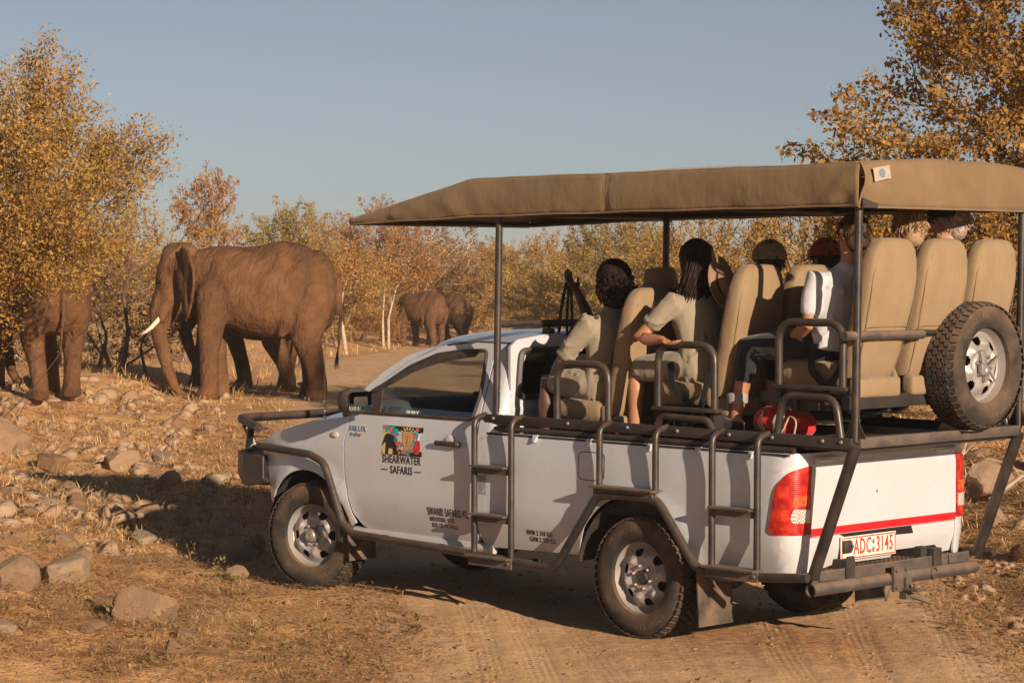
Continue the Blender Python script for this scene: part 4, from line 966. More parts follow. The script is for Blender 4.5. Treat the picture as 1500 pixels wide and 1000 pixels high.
hb = g.math('ADD', g.math('ADD', g.math('MULTIPLY', wrk, .07), g.math('ADD', g.math('MULTIPLY', fold, .7), g.math('MULTIPLY', deep, 1.1))), g.math('MULTIPLY', g.noise(30, 2), .05))
M['eleskin'] = g.done(g.bsdf(c, .85, 0, .2, g.bump(hb, .9, .072)))
def elephant_mesh(name, walk=0.0, trunk=None):
    """adult cow, 2.6 m at the back, facing +x; feet at z=0"""
    b = MB()
    # barrel: stations x, top z, bottom z, half width
    st = [(-1.17, 1.95, 1.45, .16), (-1.10, 2.14, 1.22, .36), (-.92, 2.36, 1.08, .50), (-.65, 2.53, 1.02, .58), (-.32, 2.585, 1.00, .635), (.0, 2.52, 1.02, .655), (.3, 2.49, 1.08, .64), (.6, 2.51, 1.20, .57), (.85, 2.50, 1.36, .47), (1.05, 2.44, 1.52, .37), (1.22, 2.36, 1.62, .30)]
    rings = []
    for x, t, bo, w in st:
        ring = []
        for k in range(24):
            a = 2 * pi * k / 24; e = .85
            cc, ss = cos(a), sin(a); yy = math.copysign(abs(cc) ** e, cc) * w; zz = math.copysign(abs(ss) ** e, ss)
            yy *= 1 - .22 * max(0, zz) ** 1.5
            ring.append(V((x, yy, (t + bo) / 2 + zz * (t - bo) / 2)))
        rings.append(ring)
    b.rings(rings)
    # head
    b.ell((1.36, 0, 2.16), (.30, .30, .42), Matrix.Rotation(.35, 3, 'Y'), 18, 12); b.ell((1.52, 0, 1.86), (.23, .24, .42), Matrix.Rotation(.12, 3, 'Y'), 18, 12)
    b.ell((1.30, 0, 2.40), (.24, .22, .17), None, 14, 8); b.ell((1.60, 0, 2.10), (.13, .19, .20), None, 12, 8)
    b.chain([(1.38, 0, 1.60), (1.50, 0, 1.38), (1.54, 0, 1.24)], [(.17, .15), (.10, .10), (.05, .05)])
    for s in (1, -1):
        b.ell((1.57, s * .17, 1.91), (.10, .075, .07), None, 10, 6)
        b.chain([(1.50, s * .12, 1.66), (1.62, s * .155, 1.42), (1.64, s * .16, 1.32)], [.12, .085, .07])
    tr = trunk or [(1.62, 0, 1.72), (1.70, 0, 1.42), (1.70, 0, 1.12), (1.63, 0, .80), (1.55, 0, .50), (1.45, .02, .24), (1.34, .03, .10), (1.20, .04, .06)]
    b.chain(tr, [(.19, .17), (.165, .16), (.135, .135), (.115, .115), (.10, .10), (.085, .085), (.075, .075), (.06, .06)][:len(tr)], n=16)
    # ears folded back along the neck
    for s in (1, -1):
        out = [(1.34, .30, 2.42), (1.26, .50, 2.51), (1.16, .70, 2.44), (1.07, .86, 2.18), (1.05, .90, 1.94), (1.08, .85, 1.72), (1.12, .76, 1.52), (1.17, .66, 1.36), (1.22, .52, 1.28), (1.28, .41, 1.52), (1.36, .32, 1.84), (1.40, .29, 2.14)]
        P3 = [V((x, s * y, z)) for x, y, z in out]; cen = sum(P3, V()) / len(P3); n = V((.85, s * .52, .05)).normalized()
        mid = [cen.lerp(p, .55) - n * (.03 if p.x < 1.15 else -.02) for p in P3]
        top = [p + n * .028 for p in P3] ; bot = [p - n * .028 for p in P3]; m = len(P3)
        vs = [cen + n * .02] + [p + n * .028 for p in mid] + top + bot + [p - n * .05 for p in mid] + [cen - n * .045]
        fs = [(0, 1 + k, 1 + (k + 1) % m) for k in range(m)]
        for q in range(3): fs += [(1 + q * m + k, 1 + (q + 1) * m + k, 1 + (q + 1) * m + (k + 1) % m, 1 + q * m + (k + 1) % m) for k in range(m)]
        fs += [(1 + 4 * m, 1 + 3 * m + (k + 1) % m, 1 + 3 * m + k) for k in range(m)]
        b.add(vs, fs)
    # legs
    def leg(x0, y, z0, pts, rad, s):
        b.chain([(x0 + dx, s * (y + dy), z) for dx, dy, z in pts], rad, n=16)
    for s in (1, -1):
        w = walk * s
        leg(.80, .36, 0, [(-.02, -.02, 1.75), (.02, .02, 1.35), (.03 + w * .3, .03, .98), (.02 + w * .75, .02, .62), (.0 + w, .02, .25), (.02 + w, .02, .12)], [(.24, .30), (.215, .245), (.165, .185), (.145, .155), (.145, .155), (.165, .19)], s)
        b.lathe([(0, 0), (.155, 0), (.18, .03), (.175, .10), (.15, .18), (0, .2)], (.84 + w, s * .38, 0), 'z', 16)
        v = -walk * s
        leg(-.78, .36, 0, [(.02, -.05, 1.72), (.06, .0, 1.36), (.10 + v * .3, .02, 1.0), (.0 + v * .7, .02, .62), (-.04 + v, .02, .30), (-.02 + v, .02, .12)], [(.30, .42), (.265, .36), (.20, .255), (.145, .165), (.14, .155), (.155, .18)], s)
        b.lathe([(0, 0), (.15, 0), (.175, .03), (.17, .10), (.145, .18), (0, .2)], (-.78 + v, s * .38, 0), 'z', 16)
    b.ell((-.86, 0, 1.95), (.30, .45, .50), None, 16, 10); b.ell((.78, 0, 1.98), (.36, .46, .50), None, 16, 10); b.ell((-.3, 0, 2.42), (.36, .16, .17), None, 14, 8)
    # skin folds of flank and elbow
    b.chain([(-.44, .50, 1.62), (-.36, .50, 1.32), (-.30, .44, 1.10)], [.10, .12, .08]); b.chain([(-.44, -.50, 1.62), (-.36, -.50, 1.32), (-.30, -.44, 1.10)], [.10, .12, .08])
    b.chain([(-1.14, 0, 2.06), (-1.22, 0, 1.80), (-1.24, .02, 1.40), (-1.22, .04, 1.0), (-1.19, .05, .76)], [.075, .055, .04, .03, .028], n=8)
    return fuse(b, name, M['eleskin'], .030, 5, .55)
def tuft_mesh():
    b = MB()
    for k in range(26):
        a = k * 2.4; r = .012 + .02 * random.random(); b.tube([(-1.19 + r * cos(a) * .4, .05 + r * sin(a) * .4, .80), (-1.18 + r * cos(a), .06 + r * sin(a), .66), (-1.17 + 1.6 * r * cos(a), .06 + 1.4 * r * sin(a), .50 + .06 * random.random())], [.004, .003, .001], 4)
    return b.mesh('tail_hair', M['ink'], None)
def tusk_mesh(s):
    b = MB(); b.chain([(1.60, s * .155, 1.42), (1.70, s * .18, 1.30), (1.80, s * .20, 1.19), (1.89, s * .20, 1.12), (1.95, s * .19, 1.085)], [.043, .041, .036, .027, .012], n=10); return b.mesh('tusk', M['tusk'], 180)
def eye_mesh(s):
    b = MB(); b.ell((1.655, s * .205, 1.93), (.03, .03, .026)); return b.mesh('eye', M['eye'], 180)
def nails_mesh(walk):
    b = MB()
    for s in (1, -1):
        for fx, y in ((.84 + walk * s, .38), (-.78 - walk * s, .38)):
            for a in (-52, -18, 18, 52): b.ell((fx + .172 * cos(RAD(a)), s * y + .172 * sin(RAD(a)), .05), (.022, .03, .04), Matrix.Rotation(RAD(a), 3, 'Z'), 8, 5)
    return b.mesh('toenails', mat('toenail', (.26, .19, .13), rough=.7) if 'toenail' not in bpy.data.materials else bpy.data.materials['toenail'], 180)
NAILS = {}
EB1 = elephant_mesh('body', .06)
EB2 = elephant_mesh('body', .30, [(1.62, 0, 1.72), (1.72, 0, 1.42), (1.68, .03, 1.12), (1.56, .05, .84), (1.42, .06, .58), (1.28, .05, .36), (1.12, .02, .22), (1.00, -.02, .20)])
TUSKS = {1: tusk_mesh(1), -1: tusk_mesh(-1)}; EYES = {1: eye_mesh(1), -1: eye_mesh(-1)}; TUFT = tuft_mesh()
def elephant(x, y, rz, sc, label, body=EB1, tusks=True, dz=0, sy=1):
    e = empty('elephant', (x, y, hz(x, y) + dz - .02), rz); e.scale = (sc, sc * sy, sc)
    tag(e, label, 'elephant', 'elephants crossing beside the road')
    link('body', body, e); link('tail_hair', TUFT, e); w_ = .06 if body is EB1 else .30
    if w_ not in NAILS: NAILS[w_] = nails_mesh(w_)
    tag(link('toenails', NAILS[w_], e), kind='stuff')
    for s in (1, -1):
        link('eye', EYES[s], e)
        if tusks: link('tusk', TUSKS[s], e)
    return e
elephant(-4.02, 39.4, RAD(183), 1.0, 'large brown elephant standing side on with head down and white tusks')
elephant(-4.53, 42.6, RAD(150), .88, 'elephant mostly hidden behind the large side on elephant', EB2)
elephant(-6.62, 34.0, RAD(120), .84, 'elephant seen from behind, half hidden by the leafy bush', EB2)
elephant(-3.20, 88.0, RAD(143), .80, 'far elephant with a lowered grey head by the pale thin trunks', EB1, False)
elephant(-2.30, 91.5, RAD(140), .76, 'far elephant whose rump shows behind the other distant one', EB2, False)
elephant(-5.15, 90.5, RAD(200), .50, 'small young elephant in the brush left of the distant pair', EB1, False)
# ------------------------------------------------------------------ people on the seats (coordinates along the truck, then moved to their own base)
TM = Matrix.Translation((1.369, 15.042, 0)) @ Matrix.Rotation(RAD(134.384), 4, 'Z')
def person(label, base, hip, chest, neck, head, face, arms, legs, skin, shirt, pants, hair, sleeve=.55, leglen=.75, shoes='cloth_navy', hat=None, voxel=.009, build_=1.0):
    """base: seat point; arms/legs: lists of joints per side (+1 left, -1 right)"""
    base = V(base); root = empty('person', TM @ base, RAD(134.384)); tag(root, label, 'person', 'passengers on the tiered seats')
    L = lambda p: V(p) - base
    hip, chest, neck, head = L(hip), L(chest), L(neck), L(head); k = build_
    sk = MB()
    waist = hip.lerp(chest, .45)
    tor = [hip - (chest - hip).normalized() * .03, hip.lerp(chest, .18), waist, chest, chest.lerp(neck, .55), neck]
    tr = [(.165 * k, .115 * k), (.165 * k, .115 * k), (.142 * k, .10 * k), (.165 * k, .112 * k), (.135 * k, .08 * k), (.055, .055)]
    sk.chain(tor, tr, n=18); sk.chain([neck - V((0, 0, .04)), head - V((0, 0, .02))], [.055, .052])
    f = V(face).normalized(); up = V((0, 0, 1)); sd = up.cross(f).normalized(); up2 = f.cross(sd)
    Rh = Matrix((f, sd, up2)).transposed()
    def hp(a, b, c): return head + Rh @ V((a, b, c))
    sk.ell(hp(-.008, 0, .02), (.098, .076, .105), Rh, 18, 12); sk.ell(hp(.02, 0, -.055), (.072, .06, .07), Rh, 14, 9); sk.ell(hp(.055, 0, -.09), (.032, .035, .026), Rh, 10, 7)
    sk.chain([hp(.085, 0, .025), hp(.104, 0, -.005), hp(.106, 0, -.022)], [.012, .015, .013]); sk.ell(hp(.082, 0, -.058), (.018, .026, .010), Rh, 10, 6)
    for s in (1, -1):
        sk.ell(hp(-.005, s * .078, -.005), (.022, .009, .033), Rh, 10, 7); sk.ell(hp(.085, s * .034, .032), (.02, .024, .01), Rh, 8, 5)
    sh = MB(); sh.chain(tor[:5] + [neck - V((0, 0, .015))], [(a * 1.0 + .016, b + .018) for a, b in tr[:5]] + [(.072, .066)], n=18)
    pa = MB(); pa.chain([hip - (chest - hip).normalized() * .05, hip.lerp(chest, .12), hip.lerp(chest, .36)], [(.18 * k, .13 * k), (.18 * k, .13 * k), (.155 * k, .112 * k)], n=18)
    sh_pts = {}
    for s, J in arms.items():
        S0, E0, W0 = [L(p) for p in J[:3]]; sk.chain([chest.lerp(neck, .5) + V((0, s * .08, 0)), S0, S0.lerp(E0, .5), E0, E0.lerp(W0, .35), W0], [.05, .054 * k, .045 * k, .038, .040, .026])
        hd = (W0 - E0).normalized(); hd = (hd + V((0, 0, -.25 if len(J) < 4 else 0))).normalized() if len(J) < 4 else (L(J[3]) - W0).normalized()
        nrm = hd.cross(V((0, 0, 1))).normalized() if abs(hd.z) < .9 else V((0, 1, 0)); th = hd.cross(nrm).normalized()
        sk.chain([W0 - hd * .01, W0 + hd * .045, W0 + hd * .085], [(.024, .02), (.038, .016), (.036, .014)], side=nrm)
        for q in range(4):
            o = nrm * ((q - 1.5) * .021); l = (.066, .078, .074, .058)[q]; p0 = W0 + hd * .06 + o; cu = th * (-.35 * l)
            sk.chain([p0, W0 + hd * (.088) + o * 1.05, W0 + hd * (.088 + l * .5) + o * 1.1 + cu * .4, W0 + hd * (.088 + l * .85) + o * 1.1 + cu * 1.5], [.0095, .0095, .0088, .0075], n=8)
        sk.chain([W0 + hd * .02 + nrm * .02, W0 + hd * .05 + nrm * .052 - th * .012, W0 + hd * .085 + nrm * .058 - th * .026], [.013, .0115, .009], n=8)
        e = sleeve; pts = [chest.lerp(neck, .5) + V((0, s * .07, -.01)), S0 + V((0, s * .004, .004)), S0.lerp(E0, e * .55), S0.lerp(E0, e)]
        if e > 1: pts = [pts[0], pts[1], S0.lerp(E0, .6), E0, E0.lerp(W0, e - 1)]
        sh.chain(pts, [.062, .068 * k, .064, .060] if e <= 1 else [.062, .066, .056, .05, .042])
    for s, J in legs.items():
        H0, K0, A0 = [L(p) for p in J[:3]]; sk.chain([H0, H0.lerp(K0, .5), K0, K0.lerp(A0, .3), A0.lerp(K0, .25), A0], [.088 * k, .076 * k, .055, .054, .042, .036], n=14)
        toe = L(J[3]) if len(J) > 3 else A0 + V((.19, 0, -.06)); heel = V((A0.x - .045, A0.y, toe.z))
        sk.chain([heel + V((0, 0, .02)), A0.lerp(toe, .35) + V((0, 0, -.01)), toe], [.034, .036, .026])
        q = leglen; pts = [H0, H0.lerp(K0, .5), H0.lerp(K0, min(q, 1))]; rr = [.105 * k, .094 * k, .084 * k]
        if q > 1: pts += [K0.lerp(A0, .3), K0.lerp(A0, q - 1)]; rr = [.105 * k, .092 * k, .074, .068, .055]
        pa.chain(pts, rr, n=14)
        if shoes:
            b = MB(); so = V((0, 0, -.028)); b.chain([heel + so, heel.lerp(toe, .5) + so, toe + so + V((.012, 0, 0))], [(.036, .012), (.042, .012), (.036, .012)], n=12); b.build('shoe_sole', M['sole'], root, 60)
            b = MB(); b.chain([heel + V((0, 0, .012)), A0.lerp(toe, .42) + V((0, 0, -.012)), toe + V((.006, 0, -.004))], [(.041, .036), (.046, .04), (.038, .028)], n=14); b.build('shoe', M[shoes], root, 60)
    link('body', fuse(sk, 'body', M[skin], voxel, 3), root)
    link('shirt', fuse(sh, 'shirt', M[shirt], .012, 4, disp=.15), root); link('trousers' if leglen > 1 else 'shorts', fuse(pa, 'shorts', M[pants], .012, 4, disp=.13), root)
    for s in (1, -1):
        b = MB(); b.ell(hp(.084, s * .034, .022), (.012, .014, .008), Rh, 8, 6); b.build('eye', M['eye'], root)
    # hair
    if hair:
        hm, style = hair; b = MB(); R = random.Random(len(label))
        if style == 'short':
            b.ell(hp(-.014, 0, .034), (.103, .084, .100), Rh, 18, 12); b.ell(hp(-.05, 0, -.02), (.062, .072, .075), Rh, 14, 9)
            for i in range(260):
                a, e = R.uniform(0, 2 * pi), R.uniform(-.5, 1.4); d = V((cos(a) * cos(e), sin(a) * cos(e), sin(e)))
                if d.x > .55 and d.z < .45: continue
                p = hp(-.014 + d.x * .10, d.y * .082, .034 + d.z * .097); g2 = Rh @ (d * .012 + V((-.012, 0, -.018)) + V((R.uniform(-1, 1), R.uniform(-1, 1), R.uniform(-1, 1))) * .008); b.tube([p, p + g2 * .6 + Rh @ (d * .004), p + g2 * 1.3], [.005, .004, .001], 3)
        elif style == 'tousled':
            b.ell(hp(-.012, 0, .04), (.106, .088, .102), Rh, 18, 12); b.ell(hp(-.05, 0, -.03), (.064, .076, .085), Rh, 14, 9)
            for i in range(700):
                a, e = R.uniform(0, 2 * pi), R.uniform(-.6, 1.5); d = V((cos(a) * cos(e), sin(a) * cos(e), sin(e)))
                if d.x > .6 and d.z < .4: continue
                p = hp(-.012 + d.x * .10, d.y * .085, .04 + d.z * .098); q = Rh @ (V((-.04 * R.random(), R.uniform(-.025, .025), -.05 * R.random())) - d * .004); b.tube([p, p + q * .5 + Rh @ (d * .007), p + q * 1.1], [.005, .004, .001], 3)
        elif style == 'bob':
            b.ell(hp(-.018, 0, .03), (.122, .112, .118), Rh, 20, 12); b.ell(hp(-.045, 0, -.06), (.10, .112, .10), Rh, 18, 10); b.ell(hp(-.075, .0, -.10), (.07, .095, .07), Rh, 14, 8)
            for i in range(560):
                a, e = R.uniform(0, 2 * pi), R.uniform(-1.1, 1.5); d = V((cos(a) * cos(e), sin(a) * cos(e), sin(e)))
                if d.x > .5 and d.z < .55: continue
                p = hp(-.03 + d.x * .112, d.y * .108, -.01 + d.z * .13); q = Rh @ V((R.uniform(-.025, .01), R.uniform(-.02, .02), -.05 * R.random())) ; b.tube([p, p + q * .5 + Rh @ (d * .012), p + q + Rh @ (V((R.uniform(-1, 1), R.uniform(-1, 1), 0)) * .012)], [.007, .006, .0015], 3)
            for i in range(90):
                p = hp(-.12, R.uniform(-.06, .06), -.06 + R.uniform(-.03, .03)); b.tube([p, p + Rh @ V((-.06, R.uniform(-.02, .02), -.01)), p + Rh @ V((-.12 - .05 * R.random(), R.uniform(-.03, .03), .0 + R.uniform(-.03, .02)))], [.012, .008, .001], 4)
        elif style == 'long':
            b.ell(hp(-.012, 0, .032), (.112, .096, .108), Rh, 20, 12)
            dn = L((chest + base)) - head
            b.chain([hp(-.05, 0, .0), hp(-.06, .02, -.10), hp(-.055, .06, -.20), hp(-.03, .09, -.27)], [(.092, .066), (.092, .06), (.075, .05), (.035, .025)], side=Rh @ V((0, 1, 0)), n=16)
            for i in range(480):
                a = R.uniform(.45, 2 * pi - .45) + 0; d = V((cos(a), sin(a), 0)); z0 = R.uniform(-.02, .09); w = math.sqrt(max(0, 1 - ((z0 - .03) / .115) ** 2))
                p = hp(-.012 + d.x * .108 * w, d.y * .094 * w, z0 + .01); ln = R.uniform(.10, .34); q1 = hp(-.035 + d.x * .092, d.y * .098, z0 - ln * .45); q2 = hp(-.045 + d.x * .07, d.y * .085 + .08 * ln / .3, z0 - ln)
                b.tube([p, q1, q2], [.006, .0055, .001], 3)
        b.build('hair', M[hm], root, 60)
    if hat == 'cap':
        pass
    return root, hp, Rh
def dome(hp, Rh, r, off, name, m, parent, brim=None, cut=-.02, squash=1.0):
    b = MB(); rings = []
    for i in range(9):
        a = RAD(-4 + i * 11.6); rings.append([hp(off[0] + r[0] * cos(a) * cos(2 * pi * k / 28), off[1] + r[1] * cos(a) * sin(2 * pi * k / 28), off[2] + r[2] * sin(a) + .003 * sin(k * 3.7 + i)) for k in range(28)])
    b.rings(rings)
    if brim == 'peak':
        b.grid(lambda u, v: hp(off[0] + r[0] * .93 * cos((v - .5) * 2.0) + u * .085 * cos((v - .5) * 2.0), off[1] + r[1] * 1.0 * sin((v - .5) * 2.0), off[2] + .0 - .02 * u - .018 * (2 * v - 1) ** 2), 5, 12)
    if brim == 'round':
        b.grid(lambda u, v: hp(off[0] + (r[0] + u * .065) * cos(2 * pi * v), off[1] + (r[1] + u * .065) * sin(2 * pi * v), off[2] + .004 - .03 * u + .006 * sin(v * 19)), 4, 36)
    o = b.build(name, M[m], parent, 60); return o
def seated(x, y, z, lean=.0, side=1):   # knees and feet for an ordinary seated passenger at cushion (x,y,z)
    return {s: [(x + .02, y + s * .09, z + .07), (x + .42, y + s * .11, z + .09), (x + .44, y + s * .11, z - .32), (x + .60, y + s * .12, z - .37)] for s in (1, -1)}
def rest_arms(c, hipx, y, z): return {s: [(c[0], y + s * .17, c[2] + .07), (c[0] + .10, y + s * .23, c[2] - .19), (c[0] + .30, y + s * .14, c[2] - .24)] for s in (1, -1)}
# 1: woman in khaki, first row, right arm raised
p1, h1, R1 = person('woman in khaki with dark bobbed hair raising a camera strap, first row', (.62, .50, 1.42), (.60, .49, 1.49), (.585, .49, 1.80), (.575, .48, 1.965), (.575, .47, 2.135), (.85, -.45, -.05),
   {1: [(.60, .665, 1.885), (.80, .70, 1.64), (.99, .60, 1.50)], -1: [(.66, .32, 1.88), (.99, .24, 1.87), (1.15, .20, 2.07), (1.22, .21, 2.15)]},
   {s: [(.66, .49 + s * .09, 1.50), (1.00, .49 + s * .13, 1.50), (1.02, .49 + s * .13, 1.08), (1.17, .49 + s * .14, 1.02)] for s in (1, -1)}, 'skin_dark', 'shirt_khaki', 'shirt_khaki', ('hair_red', 'bob'), .80, .72, 'cloth_dark', voxel=.007)
b = MB(); bs = V((1.20, .20, 2.145)); o = strap([V((.03, .02, -.06)), V((0, 0, 0)), V((.05, .0, -.02)), V((.09, .01, -.22)), V((.10, .02, -.40))], .022, 'camera_strap', None); o.location = TM @ bs; o.rotation_euler = (0, 0, RAD(134.384)); tag(o, 'black camera strap hanging from the raised hand', 'strap')
o = strap([V((0, 0, 0)), V((-.02, .02, -.16)), V((-.03, .02, -.30)), V((.02, .02, -.38)), V((.04, .0, -.20)), V((.02, 0, -.02))], .020, 'camera_strap', o.parent); o.location = TM @ bs; o.rotation_euler = (0, 0, RAD(134.384)); tag(o, 'second loop of strap dangling below the raised hand', 'strap')
# 2: woman in the second row with long black hair and hat on her back
p2, h2, R2 = person('woman with long black hair and khaki shirt leaning on the arm hoop', (-.14, .50, 1.57), (-.20, .49, 1.64), (-.13, .49, 1.94), (-.12, .48, 2.095), (-.10, .47, 2.265), (.97, -.15, .0),
   {1: [(-.10, .665, 2.02), (.09, .77, 1.80), (-.13, .80, 1.80)], -1: [(-.10, .31, 2.02), (.12, .22, 1.82), (.30, .32, 1.74)]},
   {s: [(-.14, .49 + s * .09, 1.64), (.25, .49 + s * .11, 1.61), (.27, .49 + s * .11, 1.20), (.42, .49 + s * .12, 1.15)] for s in (1, -1)}, 'skin_tan', 'shirt_khaki', 'shirt_khaki', ('hair_black', 'long'), .55, .85, 'cloth_dark')
ho = TM @ V((-.30, .44, 2.12)); b = MB(); Rq = Matrix.Rotation(RAD(-72), 3, 'Y'); rr = [(0, .07), (.04, .072), (.078, .055), (.092, .015), (.095, 0), (.125, -.008), (.165, 0.004), (.168, .010), (.16, .006), (.12, -.002), (.09, .002)]
b.rings([[Rq @ V((r * cos(2 * pi * k / 30) * 1.06, r * sin(2 * pi * k / 30), h + .012 * (r > .1) * cos(4 * pi * k / 30))) for k in range(30)] for r, h in rr], cap=False)
o = b.build('sun_hat', M['hat_straw'], None, 50, ho, (0, 0, RAD(134.384 + 12))); tag(o, 'wide brimmed tan hat hanging on the back of the black haired woman', 'hat')
b = MB(); b.lathe([(.094, .004), (.0965, .014), (.092, .022)], n=30, ax='z'); o2 = b.build('hat_band', M['strap'], o); o2.rotation_euler = Rq.to_euler()
# 3: person in white T-shirt, third row
p3, h3, R3_ = person('person in a white short sleeved shirt at the outer third row seat', (-1.12, .50, 1.72), (-1.18, .49, 1.80), (-1.20, .49, 2.09), (-1.26, .48, 2.235), (-1.285, .47, 2.405), (.93, -.35, -.05),
   {1: [(-1.17, .67, 2.16), (-1.16, .71, 1.90), (-.96, .62, 1.82)], -1: [(-1.17, .31, 2.16), (-1.05, .27, 1.92), (-.86, .38, 1.82)]},
   {s: [(-1.10, .49 + s * .09, 1.80), (-.66, .49 + s * .13, 1.765), (-.58, .50 + s * .15, 1.36), (-.40, .50 + s * .16, 1.29)] for s in (1, -1)}, 'skin_tan', 'shirt_white', 'cloth_navy', ('hair_brown', 'short'), .62, 1.45, 'cloth_navy')
b = MB()
for s in (1, -1): b.lathe([(.062, 0), (.064, .05), (.058, .06)], V((-.59, .50 + s * .15, 1.44)) - V((-1.12, .50, 1.72)), 'z', 16)
b.build('turned_up_cuff', M['cloth_grey'], p3, 60)
# 4..8
def simple(label, x, y, z, lean, face, skin, shirt, pants, hair, **k):
    return person(label, (x + .1, y, z + .02), (x + .05, y, z + .10), (x - .01 + lean * .5, y, z + .41), (x + lean * .9, y, z + .565), (x + lean + .01, y, z + .735), face, {s: [(x + lean * .6, y + s * .175, z + .48), (x + .12 + lean * .6, y + s * .23, z + .22), (x + .34, y + s * .14, z + .17)] for s in (1, -1)}, seated(x + .05, y, z), skin, shirt, pants, hair, **k)
p4, h4, R4 = simple('person with tousled blonde hair in the middle of the third row', -1.33, 0, 1.715, .0, (.95, -.3, -.1), 'skin_pale', 'cloth_dark', 'cloth_dark', ('hair_blonde', 'tousled'), shoes='cloth_dark', leglen=1.6)
p5, h5, R5 = simple('grey haired person wearing a black cap, far side of the third row', -1.27, -.49, 1.745, .0, (.9, .45, -.05), 'skin_pale', 'cloth_grey', 'cloth_dark', ('hair_grey', 'short'), shoes='cloth_dark', leglen=1.6)
dome(h5, R5, (.112, .094, .088), (.018, 0, .055), 'cap', 'strap', p5, 'peak')
p6, h6, R6 = simple('passenger in a khaki cap in the middle of the second row', -.29, 0, 1.53, .0, (.9, -.4, 0), 'skin_pale', 'cloth_dark', 'cloth_dark', ('hair_brown', 'short'), shoes='cloth_dark', leglen=1.6)
dome(h6, R6, (.118, .104, .112), (-.015, 0, .022), 'cap', 'hat_khaki', p6, 'peak')
p7, h7, R7 = simple('passenger in an orange red cap, far side of the second row', -.34, -.49, 1.54, .0, (.95, -.25, -.05), 'skin_pale', 'cloth_dark', 'cloth_dark', ('hair_brown', 'short'), shoes='cloth_dark', leglen=1.6)
dome(h7, R7, (.116, .10, .105), (-.008, 0, .032), 'cap', 'hat_red', p7, 'peak')
p8, h8, R8 = simple('passenger under a pale khaki bucket hat in the first row', .60, 0, 1.335, .0, (.95, -.3, -.1), 'skin_tan', 'shirt_khaki', 'shirt_khaki', ('hair_brown', 'short'), shoes='cloth_dark', leglen=.9)
b = MB(); rings = []
for r_, z_ in ((.155, .0), (.12, .035), (.112, .05), (.108, .09), (.10, .125), (.092, .137), (.085, .132), (.02, .120)): rings.append([h8(-.012 + r_ * 1.04 * cos(2 * pi * k / 28), r_ * .96 * sin(2 * pi * k / 28), .01 + z_ + .004 * sin(3 * k)) for k in range(28)])
b.rings(rings); b.build('bucket_hat', M['hat_khaki'], p8, 50)
# daypack under the third row
bo = V((-.90, .60, 1.245)); bg_ = empty('daypack', TM @ bo, RAD(134.384)); tag(bg_, 'red daypack with pale straps tucked below the third row seat', 'bag')
b = MB(); b.ell((.06, 0, .095), (.15, .11, .10), None, 18, 10); b.ell((-.10, .0, .085), (.12, .105, .09), None, 18, 10); b.ell((-.02, .05, .07), (.13, .085, .075), None, 14, 8); link('sack', fuse(b, 'sack', M['bag_red'], .012, 3, disp=.12), bg_)
strap([V((-.06, .135, .02)), V((-.04, .14, .10)), V((-.055, .10, .17)), V((-.06, .02, .19))], .03, 'buckle_strap', bg_, M['webbing']); strap([V((-.09, .138, .01)), V((-.085, .143, .09)), V((-.09, .11, .16))], .022, 'buckle_strap', bg_, M['webbing'])
b = MB(); b.tube([(-.17, .12, .03), (-.20, .13, .12), (-.14, .12, .15), (-.10, .13, .06), (-.06, .14, .03), (.02, .135, .02), (.06, .13, .10)], .006, 6, fl=.04); b.tube([(.05, .12, .03), (.10, .12, .10), (.06, .11, .16)], .005, 6, fl=.04); b.build('carry_loop', M['webbing'], bg_, 60)
b = MB(); b.rbox((-.065, .148, .075), (.045, .012, .05), .004); b.build('buckle', M['webbing'], bg_)
